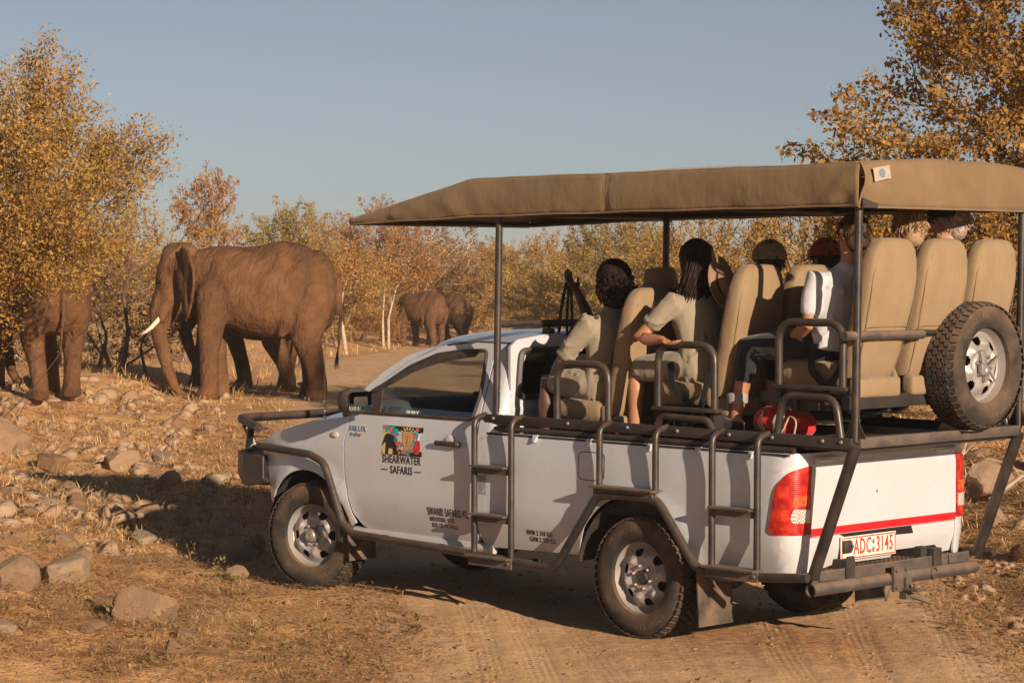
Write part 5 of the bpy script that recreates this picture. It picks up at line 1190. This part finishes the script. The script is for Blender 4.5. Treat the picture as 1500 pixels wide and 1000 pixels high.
# ------------------------------------------------------------------ trees and bushes
def inside(p, vols, nz, seed):
    d = np.full(len(p), 9.0)
    for c, r in vols: d = np.minimum(d, np.sqrt((((p - np.array(c)) / np.array(r)) ** 2).sum(1)))
    n = fbm(p[:, 0] * nz + p[:, 1] * .7, p[:, 2] * nz + p[:, 1] * .5, seed, 3)
    return d + n * .55
def grow(seed, vols, ntips, nleaf, leaf, base, trunk_r, spray=.45, up=.35, stems=1, nz=1.1, asp=.5, shell=.25, twig=.006, droop=0.0, wood_n=5):
    """crown by attraction: twig tips fill the crown volume, each tied to the nearest older branch node; returns wood MB and leaf quads"""
    R = np.random.RandomState(seed); lo = np.min([np.array(c) - np.array(r) * 1.3 for c, r in vols], 0); hi = np.max([np.array(c) + np.array(r) * 1.3 for c, r in vols], 0)
    tips = []
    while len(tips) < ntips:
        p = lo + (hi - lo) * R.rand(4000, 3); d = inside(p, vols, nz, seed); ok = (d < 1.0) & ((d > shell) | (R.rand(len(p)) < .3)); tips += list(p[ok][:max(1, ntips // 3)])
    tips = np.array(tips[:ntips]); base = np.array(base, float); ctr = np.mean([c for c, r in vols], 0)
    nodes = []; par = []
    for k in range(stems):
        b0 = base + np.array([R.randn() * .12, R.randn() * .12, 0]) * (stems > 1); prev = -1
        top = np.array([ctr[0] + R.randn() * .25 * stems, ctr[1] + R.randn() * .25 * stems, ctr[2] + .2 * R.rand()])
        for t in np.linspace(0, 1, 7):
            q = b0 * (1 - t) + top * t; q[:2] += R.randn(2) * .05 * (t > 0) * np.linalg.norm(top - b0) * .25; nodes.append(q); par.append(prev); prev = len(nodes) - 1
    NT = len(nodes); order = np.argsort(np.linalg.norm(tips - ctr, axis=1) + (tips[:, 2] < base[2] + .3) * 1.0); tipn = []
    for i in order:
        t = tips[i]; A = np.array(nodes); dv = t - A; dist = np.linalg.norm(dv, axis=1); cost = dist + .6 * np.maximum(0, -dv[:, 2]) + .2 * np.linalg.norm(A - ctr, axis=1)
        cost[A[:, 2] < base[2] + .12 * (ctr[2] - base[2])] += 1.5 * (stems == 1)
        j = int(np.argmin(cost)); a = A[j]; L = dist[j]; k = max(1, int(L / .35)); pr = j
        for s in range(1, k + 1):
            q = a + (t - a) * s / k + R.randn(3) * .05 * L * (s < k) + np.array([0, 0, .10 * L * math.sin(pi * s / k) * .5]); nodes.append(q); par.append(pr); pr = len(nodes) - 1
        tipn.append(pr)
    A = np.array(nodes); cnt = np.zeros(len(A))
    for i in tipn:
        j = i
        while j >= 0: cnt[j] += 1; j = par[j]
    rad = np.maximum(twig, trunk_r * np.sqrt(cnt / max(cnt.max(), 1)))
    wood = MB()
    for i in range(len(A)):
        j = par[i]
        if j < 0: continue
        n = wood_n if rad[i] > .02 else 3
        wood.tube([V(A[j]), V(A[i])], [max(rad[j] if cnt[j] < cnt[i] * 3 else rad[i] * 1.25, rad[i]), rad[i]], n, cap=False)
    # leaves along each tip's outward spray
    T = A[tipn]; O = T - A[[par[i] for i in tipn]]; O = O / (np.linalg.norm(O, axis=1)[:, None] + 1e-6)
    rad_ = T - ctr; rad_ /= np.linalg.norm(rad_, axis=1)[:, None] + 1e-6
    D = O * .5 + rad_ * .8 + np.array([0, 0, up - droop]) + R.randn(len(T), 3) * .25; D /= np.linalg.norm(D, axis=1)[:, None]
    idx = R.randint(0, len(T), nleaf); s = R.rand(nleaf) ** .8
    C = T[idx] + D[idx] * (s[:, None] * spray * (1.1) - spray * .35) + R.randn(nleaf, 3) * (spray * .17) * (1.15 - s[:, None] * .75)
    for i in range(0, len(T), 1):
        wood.tube([V(T[i]), V(T[i] + D[i] * spray * .7)], [twig, twig * .4], 3, cap=False)
    N = D[idx] * .5 + R.randn(nleaf, 3) * .7; a = N / np.linalg.norm(N, axis=1)[:, None]
    b = np.cross(a, R.randn(nleaf, 3)); b /= np.linalg.norm(b, axis=1)[:, None] + 1e-6
    ln = leaf * (.45 + 1.25 * R.rand(nleaf) ** 1.8); Lh = (a * ln[:, None]) / 2; Wh = b * (ln * asp)[:, None] / 2
    q = np.stack([C - Lh, C + Wh, C + Lh, C - Wh], 1).reshape(-1, 3)
    return wood, q
GOLD = [(.28, (.10, .055, .014)), (.42, (.28, .155, .036)), (.55, (.45, .265, .065)), (.7, (.60, .38, .11))]
OLIVE = [(.28, (.09, .06, .014)), (.43, (.23, .15, .032)), (.56, (.38, .25, .055)), (.7, (.50, .34, .09))]
RUST = [(.28, (.13, .055, .016)), (.43, (.29, .13, .032)), (.56, (.44, .21, .055)), (.7, (.54, .29, .085))]
BROWN = [(.28, (.08, .042, .015)), (.45, (.20, .105, .032)), (.6, (.32, .175, .055)), (.72, (.41, .24, .08))]
LV = {'gold': leafmat('golden_leaves', GOLD), 'olive': leafmat('olive_leaves', OLIVE, 11), 'rust': leafmat('rust_leaves', RUST), 'brown': leafmat('brown_leaves', BROWN),
      'mopane': leafmat('copper_gold_leaves', [(.30, (.085, .05, .013)), (.42, (.23, .12, .026)), (.55, (.39, .21, .045)), (.68, (.52, .30, .075))], 12, 1.1, .35)}
M['twig'] = mat('dry_twigs', (.16, .105, .065), (.27, .19, .12), .9, 9)
M['bark'] = mat('brown_bark', (.07, .045, .03), (.14, .09, .06), .9, 9, .6, 30, .01)
M['palebark'] = mat('pale_bark', (.34, .25, .17), (.46, .36, .26), .85, 9, .5, 30, .01)
def tree(name, label, cat, loc, W_, Q, leaf, bark='bark', group=None):
    t = empty(name, loc); tag(t, label, cat, group)
    wm = W_ if isinstance(W_, bpy.types.Mesh) else W_.mesh('trunk', M[bark], 60)
    qm = Q if isinstance(Q, bpy.types.Mesh) else np_mesh('crown', Q, 4, LV[leaf])
    link('trunk', wm, t); link('crown', qm, t); return t
# big leafy bush at the left edge
gz = hz(-6.1, 30)
w, q = grow(3, [((-.05, 0, 3.0), (1.15, 1.1, 1.15)), ((.25, 0, 3.55), (.45, .6, .8)), ((-1.5, .4, 2.4), (1.0, 1.1, 1.5)), ((.80, -.2, 2.38), (.62, .6, .45)), ((-.8, .2, 3.15), (.8, .8, .85)), ((-.62, .1, 1.55), (.42, .6, .55))], 430, 125000, .044, (-.6, .3, 0), .06, .86, .75, 4, 1.15, .5, .45)
tree('bush', 'tall golden leafy bush filling the left edge in front of the elephants', 'bush', (-6.05, 30, gz), w, q, 'gold')
# large copper-leaved tree at the right
gz = hz(5.0, 25.5)
w, q = grow(5, [((.1, 0, 4.0), (1.15, 1.2, 1.5)), ((-.95, 0, 3.0), (.9, .9, .7)), ((1.4, .5, 3.4), (1.4, 1.5, 2.0)), ((.3, .2, 5.0), (.6, .8, .8)), ((-.2, .5, 2.2), (1.5, 1.1, 1.0))], 560, 110000, .054, (.1, .4, 0), .09, .60, .4, 3, 1.2, .6)
tree('tree', 'tall copper leaved tree rising behind the canopy at the right', 'tree', (5.1, 25.5, gz), w, q, 'mopane')
# shared far-tree variants, about unit sized: 4 m high bushes
def variant(seed, leaf, kind, n=24000, sz=.06, bark='bark', tips=230, low=True, sparse=False):
    R = random.Random(seed)
    if sparse: vols = [((R.uniform(-.3, .3), 0, 3.1), (1.5, 1.4, .8)), ((R.uniform(-.9, .9), .2, 2.6), (1.0, 1.0, .55)), ((.5, 0, 3.5), (.8, .8, .6))]
    else: vols = [((0, 0, 1.9 if low else 2.5), (1.7, 1.6, 1.6 if low else 1.2)), ((R.uniform(-1, 1), .2, 2.6), (1.1, 1.1, 1.1)), ((R.uniform(-1.2, 1.2), -.3, 1.5 if low else 2.2), (1.2, 1.2, 1.1))]
    w, q = grow(seed, vols, tips, n, sz, (0, 0, 0), .06, .62, .35, 1 if sparse else 4, 1.1, .55, .2, .012)
    return w.mesh('trunk', M['twig'] if bark == 'bark' else M[bark], 60), np_mesh('crown', q, 4, LV[leaf])
VR = {'gold': variant(11, 'gold', 0), 'gold2': variant(12, 'gold', 0, 28000), 'olive': variant(13, 'olive', 0, 28000), 'rust': variant(14, 'rust', 0), 'brown': variant(15, 'brown', 0, 13000, .07, 'palebark'), 'brown2': variant(16, 'brown', 0, 7000, .07),
      'sparse': variant(17, 'rust', 0, 7000, .085, tips=130, sparse=True), 'thin': variant(18, 'rust', 0, 5000, .08, 'palebark', 60, False)}
# name, label, x, y, height scale, width scale, variant, turn
far = [
 ('tree', 'sparse flat topped tree standing above the side on elephant', -9.15, 72, 1.24, .66, 'sparse', 0),
 ('bush', 'golden bush showing above the side on elephant\'s head', -9.3, 62, .95, 1.0, 'gold', 1),
 ('bush', 'yellow green bushy crown above the side on elephant\'s back', -7.8, 84, 1.25, 1.15, 'olive', 2),
 ('bush', 'golden brush just behind the side on elephant\'s tail', -5.9, 80, .95, 1.0, 'gold2', 3),
 ('tree', 'rounded rust coloured tree behind the pale forked trunk', -4.6, 97, 1.32, 1.25, 'rust', 1),
 ('tree', 'broad rust brown tree left above the distant elephants', -3.6, 104, 1.30, 1.35, 'brown', 4),
 ('bush', 'low dark brown scrub above the distant elephants\' backs', -2.1, 108, .98, 1.35, 'brown', 2),
 ('bush', 'golden scrub right of the distant elephants', -.9, 104, .92, 1.2, 'gold', 5),
 ('tree', 'rounded golden tree directly behind the front canopy post', .95, 92, 1.12, 1.05, 'gold2', 0),
 ('bush', 'dull olive bush under the golden tree beyond the truck cab', 1.7, 86, .72, 1.0, 'olive', 3),
 ('tree', 'bright yellow green tree behind the camera strap holder', 3.6, 82, 1.18, 1.2, 'olive', 1),
 ('tree', 'slender dark limbed tree left of the woman in the first row', 2.4, 84, 1.05, .55, 'brown2', 2),
 ('tree', 'dense yellow leaved tree behind the second row of seats', 4.3, 52, .98, .85, 'gold', 2),
 ('tree', 'loose yellow tree between the second and third rows of seats', 5.6, 46, 1.0, .8, 'gold2', 4),
 ('tree', 'yellow tree with sky gaps beyond the person in white', 6.0, 38, .92, .75, 'olive', 0),
 ('tree', 'leafy golden tree beyond the spare wheel', 6.9, 33, .85, .75, 'gold', 3),
 ('bush', 'dark brown thicket between the left bush and the side on elephant', -7.4, 45, .62, .75, 'brown2', 1),
 ('bush', 'brown undergrowth right behind the elephant at the left', -8.9, 46, .75, .8, 'brown', 5),
 ('bush', 'golden scrub peeping over the left elephant', -9.9, 50, .95, .9, 'gold2', 2),
 ('bush', 'thin leafless brush behind the head of the side on elephant', -7.0, 52, .68, .7, 'brown2', 3),
 ('bush', 'low rust coloured shrub around the small young elephant', -5.7, 86, .42, .7, 'rust', 2),
 ('bush', 'low rusty leaves in front of the lowered grey head', -4.55, 86.5, .40, .45, 'rust', 5),
]
for i, (nm, lb, x, y, hs, ws, vr, tn) in enumerate(far):
    t = tree(nm, lb, nm, (x, y, hz(x, y) - .05), VR[vr][0], VR[vr][1], None, group='scrub trees beyond the road')
    t.scale = (ws, ws, hs); t.rotation_euler = (0, 0, tn * 1.1)
# further scrub closing the treeline
R = random.Random(5)
for i in range(34):
    y = R.uniform(104, 150); x = -36 + i * 2.1 + R.uniform(-.8, .8); vr = R.choice(['gold', 'rust', 'brown', 'olive', 'gold2', 'brown'])
    if x > 12: y = R.uniform(60, 120)
    t = tree('bush', 'golden brown scrub bush in the far treeline', 'bush', (x, y, hz(x, y) - .05), VR[vr][0], VR[vr][1], None, group='far treeline bushes')
    s = R.uniform(.95, 1.25) * y / 120; t.scale = (s * 1.15, s * 1.15, s * R.uniform(.8, 1.0)); t.rotation_euler = (0, 0, R.uniform(0, 6))
# pale forked trunks standing in the brush left of the distant elephants
def bare(label, x, y, limbs, bark='palebark', leaves=1100):
    b = MB(); tipl = []
    for pts, r0, r1 in limbs:
        n = len(pts); b.tube(fillet(pts, .4, 3), [r0 + (r1 - r0) * k / (len(fillet(pts, .4, 3)) - 1) for k in range(len(fillet(pts, .4, 3)))], 7); tipl.append(pts[-1])
        for k in range(7):
            a, c = V(pts[-2]), V(pts[-1]); p = a.lerp(c, .3 + .7 * R.random()); d = V((R.uniform(-1, 1), R.uniform(-1, 1), R.uniform(.1, 1))) * .55; b.tube([p, p + d * .5 + V((0, 0, .05)), p + d], [r1 * .7, r1 * .5, .004], 4); tipl.append(tuple(p + d))
    T = np.array(tipl); rs = np.random.RandomState(int(abs(x) * 10)); c = T[rs.randint(0, len(T), leaves)] + rs.randn(leaves, 3) * .22
    a = rs.randn(leaves, 3); a /= np.linalg.norm(a, axis=1)[:, None]; d = np.cross(a, rs.randn(leaves, 3)); d /= np.linalg.norm(d, axis=1)[:, None]
    q = np.stack([c - a * .05, c + d * .03, c + a * .05, c - d * .03], 1).reshape(-1, 3)
    tree('tree', label, 'tree', (x, y, hz(x, y) - .03), b, q, 'rust', bark)
bare('pale trunk leaning left close behind the side on elephant\'s tail', -5.05, 74, [([(0, 0, 0), (-.12, 0, .9), (-.42, 0, 1.75), (-.55, .1, 2.1)], .065, .02), ([(-.2, 0, 1.1), (-.1, .1, 1.9), (.15, .1, 2.7)], .03, .01)])
bare('pair of straight pale trunks left of the distant elephants', -4.35, 84, [([(-.09, 0, 0), (-.12, 0, 1.0), (-.05, 0, 2.2), (.05, 0, 2.6)], .05, .012), ([(.09, 0, 0), (.08, 0, 1.1), (.35, 0, 2.2), (.55, 0, 2.4)], .055, .012)])
bare('dark stemmed sapling in the thicket beside the left bush', -6.9, 43, [([(0, 0, 0), (.1, 0, .8), (.02, 0, 1.5), (.2, 0, 2.0)], .045, .02), ([(-.5, .2, 0), (-.3, .2, .7), (-.5, .2, 1.3)], .04, .015), ([(.4, .2, 0), (.3, 0, .6), (.7, 0, 1.1)], .03, .012), ([(-.1, 0, .1), (.5, 0, .5), (.9, 0, .75)], .025, .01)], 'bark', 300)
# fallen dead branches on the right bank
for i, (x, y, a, l, lb) in enumerate([(4.1, 20.8, .5, 1.1, 'dead branch propped in the leaf litter behind the rear strut'), (4.6, 19.6, 2.6, .8, 'short broken stick lying on the stony right bank'), (4.3, 23.5, 1.2, 1.4, 'long pale dead branch at the foot of the copper tree')]):
    b = MB(); d = V((cos(a), sin(a), .45)); p0 = V((0, 0, .03)); b.tube([p0, p0 + d * l * .5 + V((0, 0, .05)), p0 + d * l], [.022, .016, .006], 6)
    for k in range(4): q = p0 + d * l * (.3 + .17 * k); b.tube([q, q + V((R.uniform(-.3, .3), R.uniform(-.3, .3), R.uniform(.1, .35)))], [.009, .003], 4)
    o = b.build('fallen_branch', M['palebark'], None, 60, (x, y, hz(x, y))); tag(o, lb, 'branch')
# ------------------------------------------------------------------ rocks, pebbles, dry grass, litter
g = NG('field_stone'); n1 = g.noise(4, 6, .6); n2 = g.noise(18, 7, .7); oi = g.n('ShaderNodeObjectInfo')
c = g.ramp(g.math('ADD', g.math('MULTIPLY', n1, .6), g.math('MULTIPLY', oi.outputs['Random'], .4)), [(.28, (.33, .165, .082)), (.5, (.38, .24, .145)), (.68, (.46, .335, .225))])
c = g.mix(g.math('MULTIPLY_ADD', n2, 1.7, -.6), c, (.27, .175, .105))
M['stone'] = g.done(g.bsdf(c, .9, 0, .2, g.bump(g.math('ADD', n2, g.math('MULTIPLY', g.noise(70, 4), .3)), .8, .03)))
def rock_mesh(seed, planes=14, sub=3, dlo=.40, dhi=.72):
    R = np.random.RandomState(seed); bm = bmesh.new(); bmesh.ops.create_icosphere(bm, subdivisions=sub, radius=1)
    P_ = R.randn(planes, 3) * np.array([1, 1, 1.25]); P_ /= np.linalg.norm(P_, axis=1)[:, None]; D_ = R.uniform(dlo, dhi, planes)
    for v in bm.verts:
        p = np.array(v.co); p = p * (1 + .16 * (fbm(np.array([p[0] * 1.4 + seed]), np.array([p[1] * 1.4 + p[2]]), seed, 3)[0]))
        for n, d in zip(P_, D_):
            k = p @ n
            if k > d: p = p - n * (k - d) * .97
        v.co = V(p) + V(R.randn(3) * .012)
    me = bpy.data.meshes.new('rock'); bm.to_mesh(me); bm.free(); return finish(me, M['stone'], 28)
RK = [rock_mesh(s) for s in range(9)] + [rock_mesh(101, 12, 4, .62, .88), rock_mesh(102, 12, 4, .6, .85), rock_mesh(105, 12, 4, .6, .9)]
def rock(x, y, sx, sy, sz, label, v=0, sink=.28, rz=0, group='stones of the rubble banks', rx=0):
    o = link('rock', RK[v % 12], None, (x, y, hz(x, y) + sz * (1 - sink) - sz * .25), (rx, 0, rz), (sx, sy, sz)); return tag(o, label, 'rock', group)
rock(-2.24, 14.85, .215, .20, .19, 'pale rounded boulder at the lower left, largest of the loose stones', 9, .25, .4, None)
rock(-2.98, 16.2, .20, .17, .155, 'flat pale boulder just left of the largest loose stone', 10, .3, 1.0, None)
rock(-3.14, 15.3, .18, .16, .155, 'reddish boulder at the left edge of the photo', 11, .25, 2.0, None)
rock(-2.62, 15.6, .12, .11, .09, 'small grey stone between the two pale boulders', 5, .3, 2.6, None)
rock(-1.95, 17.2, .11, .09, .075, 'small pointed stone ahead of the front tyre on the grass', 3, .3, .5, None)
rock(-5.2, 25.0, .36, .30, .27, 'big angular stone in the shadow left of the bull bar', 6, .3, .3, None)
rock(-4.6, 24.4, .28, .24, .18, 'flat topped stone in the shade beside the big angular one', 7, .3, 1.3, None)
rock(-4.1, 25.2, .26, .26, .2, 'rounded grey stone in the shade nearer the bull bar', 0, .3, 2.2, None)
rock(-5.75, 26.4, .32, .26, .26, 'tilted dark stone in the shade below the left bush', 8, .3, 2.9, None)
rock(-5.0, 22.6, .24, .2, .15, 'brown slab lying at the shadow\'s lower edge', 4, .3, .8, None)
rock(-3.55, 42.5, .22, .2, .18, 'round orange stone between the side on elephant\'s legs', 2, .2, 1.5, None)
rock(4.15, 21.0, .26, .22, .24, 'pale boulder on the bank right behind the tail light', 3, .2, .4, None)
rock(3.95, 19.8, .17, .16, .13, 'small stone at the foot of the right bank boulder', 6, .2, 1.4, None)
R = random.Random(21)
lab = 'rough brown stone lying among the rubble beside the road'
cnt = 0
while cnt < 190:
    if R.random() < .72: y = 19.5 + 17 * R.random() ** 1.2; x = float(xl(y)) - 1.0 - R.random() ** .8 * (1.0 + .26 * y - 2.2)
    elif R.random() < .5: y = R.uniform(13, 30); x = float(xr(y)) + .2 + R.random() * 2.2
    else: y = R.uniform(13.2, 19.5); x = float(xl(y)) - .8 - R.random() * 2.2
    s = .06 + .17 * R.random() ** 1.8
    if y < 19.5 and x < 0: s *= .6
    big = s > .13
    if x > 1: lab = 'broad brown stone on the leafy right hand bank' if big else 'small brown stone in the leaf litter of the right hand bank'
    elif y < 19.5: lab = 'low brown stone half buried in the grass before the truck'
    elif y < 27: lab = 'large angular stone of the rubble between bull bar and left edge' if big else 'small angular stone of the rubble between bull bar and left edge'
    else: lab = 'large stone on the pale ground in front of the elephants' if big else 'small stone on the pale ground in front of the elephants'
    rock(x, y, s * R.uniform(.9, 1.5), s * R.uniform(.8, 1.3), s * R.uniform(.55, .95), lab, R.randrange(9), R.uniform(.3, .6), R.uniform(0, 6), 'stones of the rubble banks', R.uniform(-.4, .4)); cnt += 1
# --- loose pebbles
rs = np.random.RandomState(3)
def scatter(n, y0, y1, pw=1.0, mx=.3, mode='all'):
    """ground points, denser nearer; mode: off = beside the road, left/right bank, road"""
    out = []
    while sum(len(o) for o in out) < n:
        y = y0 * (y1 / y0) ** (rs.rand(n * 3) ** pw); half = y * .24 + 1.2; x = (rs.rand(n * 3) * 2 - 1) * half
        el = xl(y) - x; er = x - xr(y); off = np.maximum(el, er); den = fbm(x * .8, y * .5, 61, 3)
        if mode == 'off': k = (off > -.35 + .5 * den) & (rs.rand(len(y)) < np.clip(.55 + 1.1 * den + .2 * np.minimum(off, 1), .06, 1))
        elif mode == 'road': k = off < .3
        elif mode == 'right': k = er > -.05
        elif mode == 'left': k = (el > .75) & (rs.rand(len(y)) < np.clip(.5 + 1.3 * den, .08, 1))
        else: k = np.ones(len(y), bool)
        out.append(np.stack([x[k], y[k]], 1))
    p = np.concatenate(out)[:n]; return p[:, 0], p[:, 1], hgt(p[:, 0], p[:, 1])
def pebbles(name, n, smin, smax, mode, y0, y1, ang=False):
    x, y, z = scatter(n, y0, y1, mode=mode); VV, FF, base = [], [], 0
    for kv in range(7 if ang else 1):
        if ang:                                   # broken angular stones
            src = rock_mesh(40 + kv, 7, 2 if kv % 2 else 1); bv = np.array([v.co[:] for v in src.vertices]); bf = np.array([list(f.vertices) for f in src.polygons])
        else:
            bm = bmesh.new(); bmesh.ops.create_icosphere(bm, subdivisions=1, radius=1)
            bv = np.array([v.co[:] for v in bm.verts]); bf = np.array([[v.index for v in f.verts] for f in bm.faces]); bm.free()
        I_ = np.arange(kv, n, 7) if ang else np.arange(n); m = len(I_); q = rs.randn(m, 4); q /= np.linalg.norm(q, axis=1)[:, None]; w_, a_, b_, c_ = q.T
        RM = np.stack([1 - 2 * (b_ * b_ + c_ * c_), 2 * (a_ * b_ - c_ * w_), 2 * (a_ * c_ + b_ * w_), 2 * (a_ * b_ + c_ * w_), 1 - 2 * (a_ * a_ + c_ * c_), 2 * (b_ * c_ - a_ * w_), 2 * (a_ * c_ - b_ * w_), 2 * (b_ * c_ + a_ * w_), 1 - 2 * (a_ * a_ + b_ * b_)], 1).reshape(m, 3, 3)
        s = smin * (smax / smin) ** (rs.rand(m) ** 2.0); dv = bv[None] * (.6 + .9 * rs.rand(m, 1, 3)) * s[:, None, None] * (1 + (.0 if ang else .21) * rs.randn(m, len(bv), 1))
        dv = np.einsum('mij,mkj->mki', RM, dv) * np.array([1, 1, .8])
        v = dv + np.stack([x[I_], y[I_], z[I_] + s * (.12 if ang else .25)], 1)[:, None, :]
        VV.append(v.reshape(-1, 3)); FF.append((bf[None] + (base + np.arange(m) * len(bv))[:, None, None]).reshape(-1, 3)); base += m * len(bv)
    return tag(link(name, np_indexed(name, np.concatenate(VV), np.concatenate(FF), M['stone'])), kind='stuff')
pebbles('pebbles', 2600, .008, .032, 'off', 12.3, 42); pebbles('gravel', 5200, .004, .016, 'road', 12.3, 30); pebbles('bank_rubble', 1900, .02, .15, 'left', 18, 40, True); pebbles('bank_rubble', 330, .02, .07, 'right', 13, 30, True); pebbles('bank_rubble', 300, .03, .10, 'right', 14, 28, True)
# --- blades and leaves
def blades(name, n, lmin, lmax, wid, m, mode, y0, y1, flat=.5, clump=0, lift=0.0):
    if clump:
        cx, cy, _ = scatter(n // clump + 1, y0, y1, mode=mode); i = rs.randint(0, len(cx), n); x = cx[i] + rs.randn(n) * .045; y = cy[i] + rs.randn(n) * .045; z = hgt(x, y)
    else: x, y, z = scatter(n, y0, y1, mode=mode)
    a = rs.rand(n) * 6.283; e = np.clip(rs.rand(n) ** 1.5 * 1.4 * (1 - flat) + .03, 0, 1.45); L = lmin + (lmax - lmin) * rs.rand(n) ** 1.6
    d = np.stack([np.cos(a) * np.cos(e), np.sin(a) * np.cos(e), np.sin(e)], 1); sd = np.stack([-np.sin(a), np.cos(a), np.zeros(n)], 1)
    w = wid * (.6 + .8 * rs.rand(n)) * np.maximum(1, y / 15)
    p0 = np.stack([x, y, z + .004 + lift * rs.rand(n)], 1); p1 = p0 + d * (L * .55)[:, None]; p2 = p0 + d * L[:, None] - np.array([0, 0, 1]) * (L * .22 * rs.rand(n) * np.sin(e))[:, None]
    q = np.stack([p0, p1 + sd * w[:, None], p2, p1 - sd * w[:, None]], 1).reshape(-1, 3)
    return tag(link(name, np_mesh(name, q, 4, m)), kind='stuff')
M['straw'] = leafmat('dry_straw', [(.28, (.34, .18, .07)), (.45, (.56, .335, .145)), (.6, (.70, .46, .215)), (.72, (.78, .56, .29))], 16, .9, .2)
M['herb'] = leafmat('khaki_herb', [(.28, (.08, .065, .022)), (.45, (.17, .125, .045)), (.6, (.28, .195, .075)), (.72, (.38, .27, .11))], 14, 1.2, .3)
M['litter'] = leafmat('fallen_leaves', [(.28, (.13, .055, .03)), (.45, (.28, .13, .06)), (.6, (.40, .24, .12)), (.72, (.46, .33, .2))], 18, 1.4, .15)
blades('dry_grass', 60000, .03, .12, .0022, M['straw'], 'off', 12.3, 46, .45, 14)
blades('straw_litter', 220000, .03, .16, .0036, M['straw'], 'off', 12.3, 46, .88, 0, .035)
blades('bank_grass', 46000, .06, .22, .0026, M['straw'], 'off', 18, 46, .2, 20)
blades('far_dry_grass', 26000, .10, .38, .0022, M['straw'], 'off', 40, 105, .05, 22)
blades('leaf_litter', 15000, .03, .075, .014, M['litter'], 'right', 13, 34, .75, 0, .02)
blades('scattered_leaves', 5000, .025, .06, .011, M['litter'], 'off', 13, 40, .85, 0, .01)
# small leafy herbs
n = 420; hx, hy, hzv = scatter(n, 12.6, 36, mode='off'); qs = []
for i in range(n):
    hh = rs.uniform(.05, .20); k = rs.randint(12, 34); t = rs.rand(k); az = rs.rand(k) * 6.28; rr = (.02 + .08 * rs.rand(k)) * (hh / .14)
    c = np.stack([hx[i] + rr * np.cos(az), hy[i] + rr * np.sin(az), hzv[i] + hh * t], 1); a = np.stack([np.cos(az) * .8, np.sin(az) * .8, .5 * np.ones(k)], 1) + rs.randn(k, 3) * .3; a /= np.linalg.norm(a, axis=1)[:, None]
    b = np.cross(a, rs.randn(k, 3)); b /= np.linalg.norm(b, axis=1)[:, None]; l = (.009 + .012 * rs.rand(k))[:, None]
    qs.append(np.stack([c - a * l, c + b * l * .55, c + a * l, c - b * l * .55], 1).reshape(-1, 3))
tag(link('small_herbs', np_mesh('small_herbs', np.concatenate(qs), 4, M['herb'])), kind='stuff')
# ------------------------------------------------------------------ dusty evening air
hm = bpy.data.materials.new('dusty_air'); hm.use_nodes = True; ht = hm.node_tree; ht.nodes.clear()
hv = ht.nodes.new('ShaderNodeVolumePrincipled'); hv.inputs['Color'].default_value = (.93, .90, .86, 1); hv.inputs['Density'].default_value = .00055; hv.inputs['Anisotropy'].default_value = 0.0
ho_ = ht.nodes.new('ShaderNodeOutputMaterial'); ht.links.new(hv.outputs[0], ho_.inputs['Volume'])
b = MB(); z0, z1 = float(GZ.min()) - 1.0, 11.0; R_ = 3600
b.box((0, 0, (z0 + z1) / 2), (R_ * 2, R_ * 2, z1 - z0)); tag(b.build('haze', hm, None, None), kind='stuff')
SC.cycles.volume_bounces = 0; SC.cycles.volume_max_steps = 64
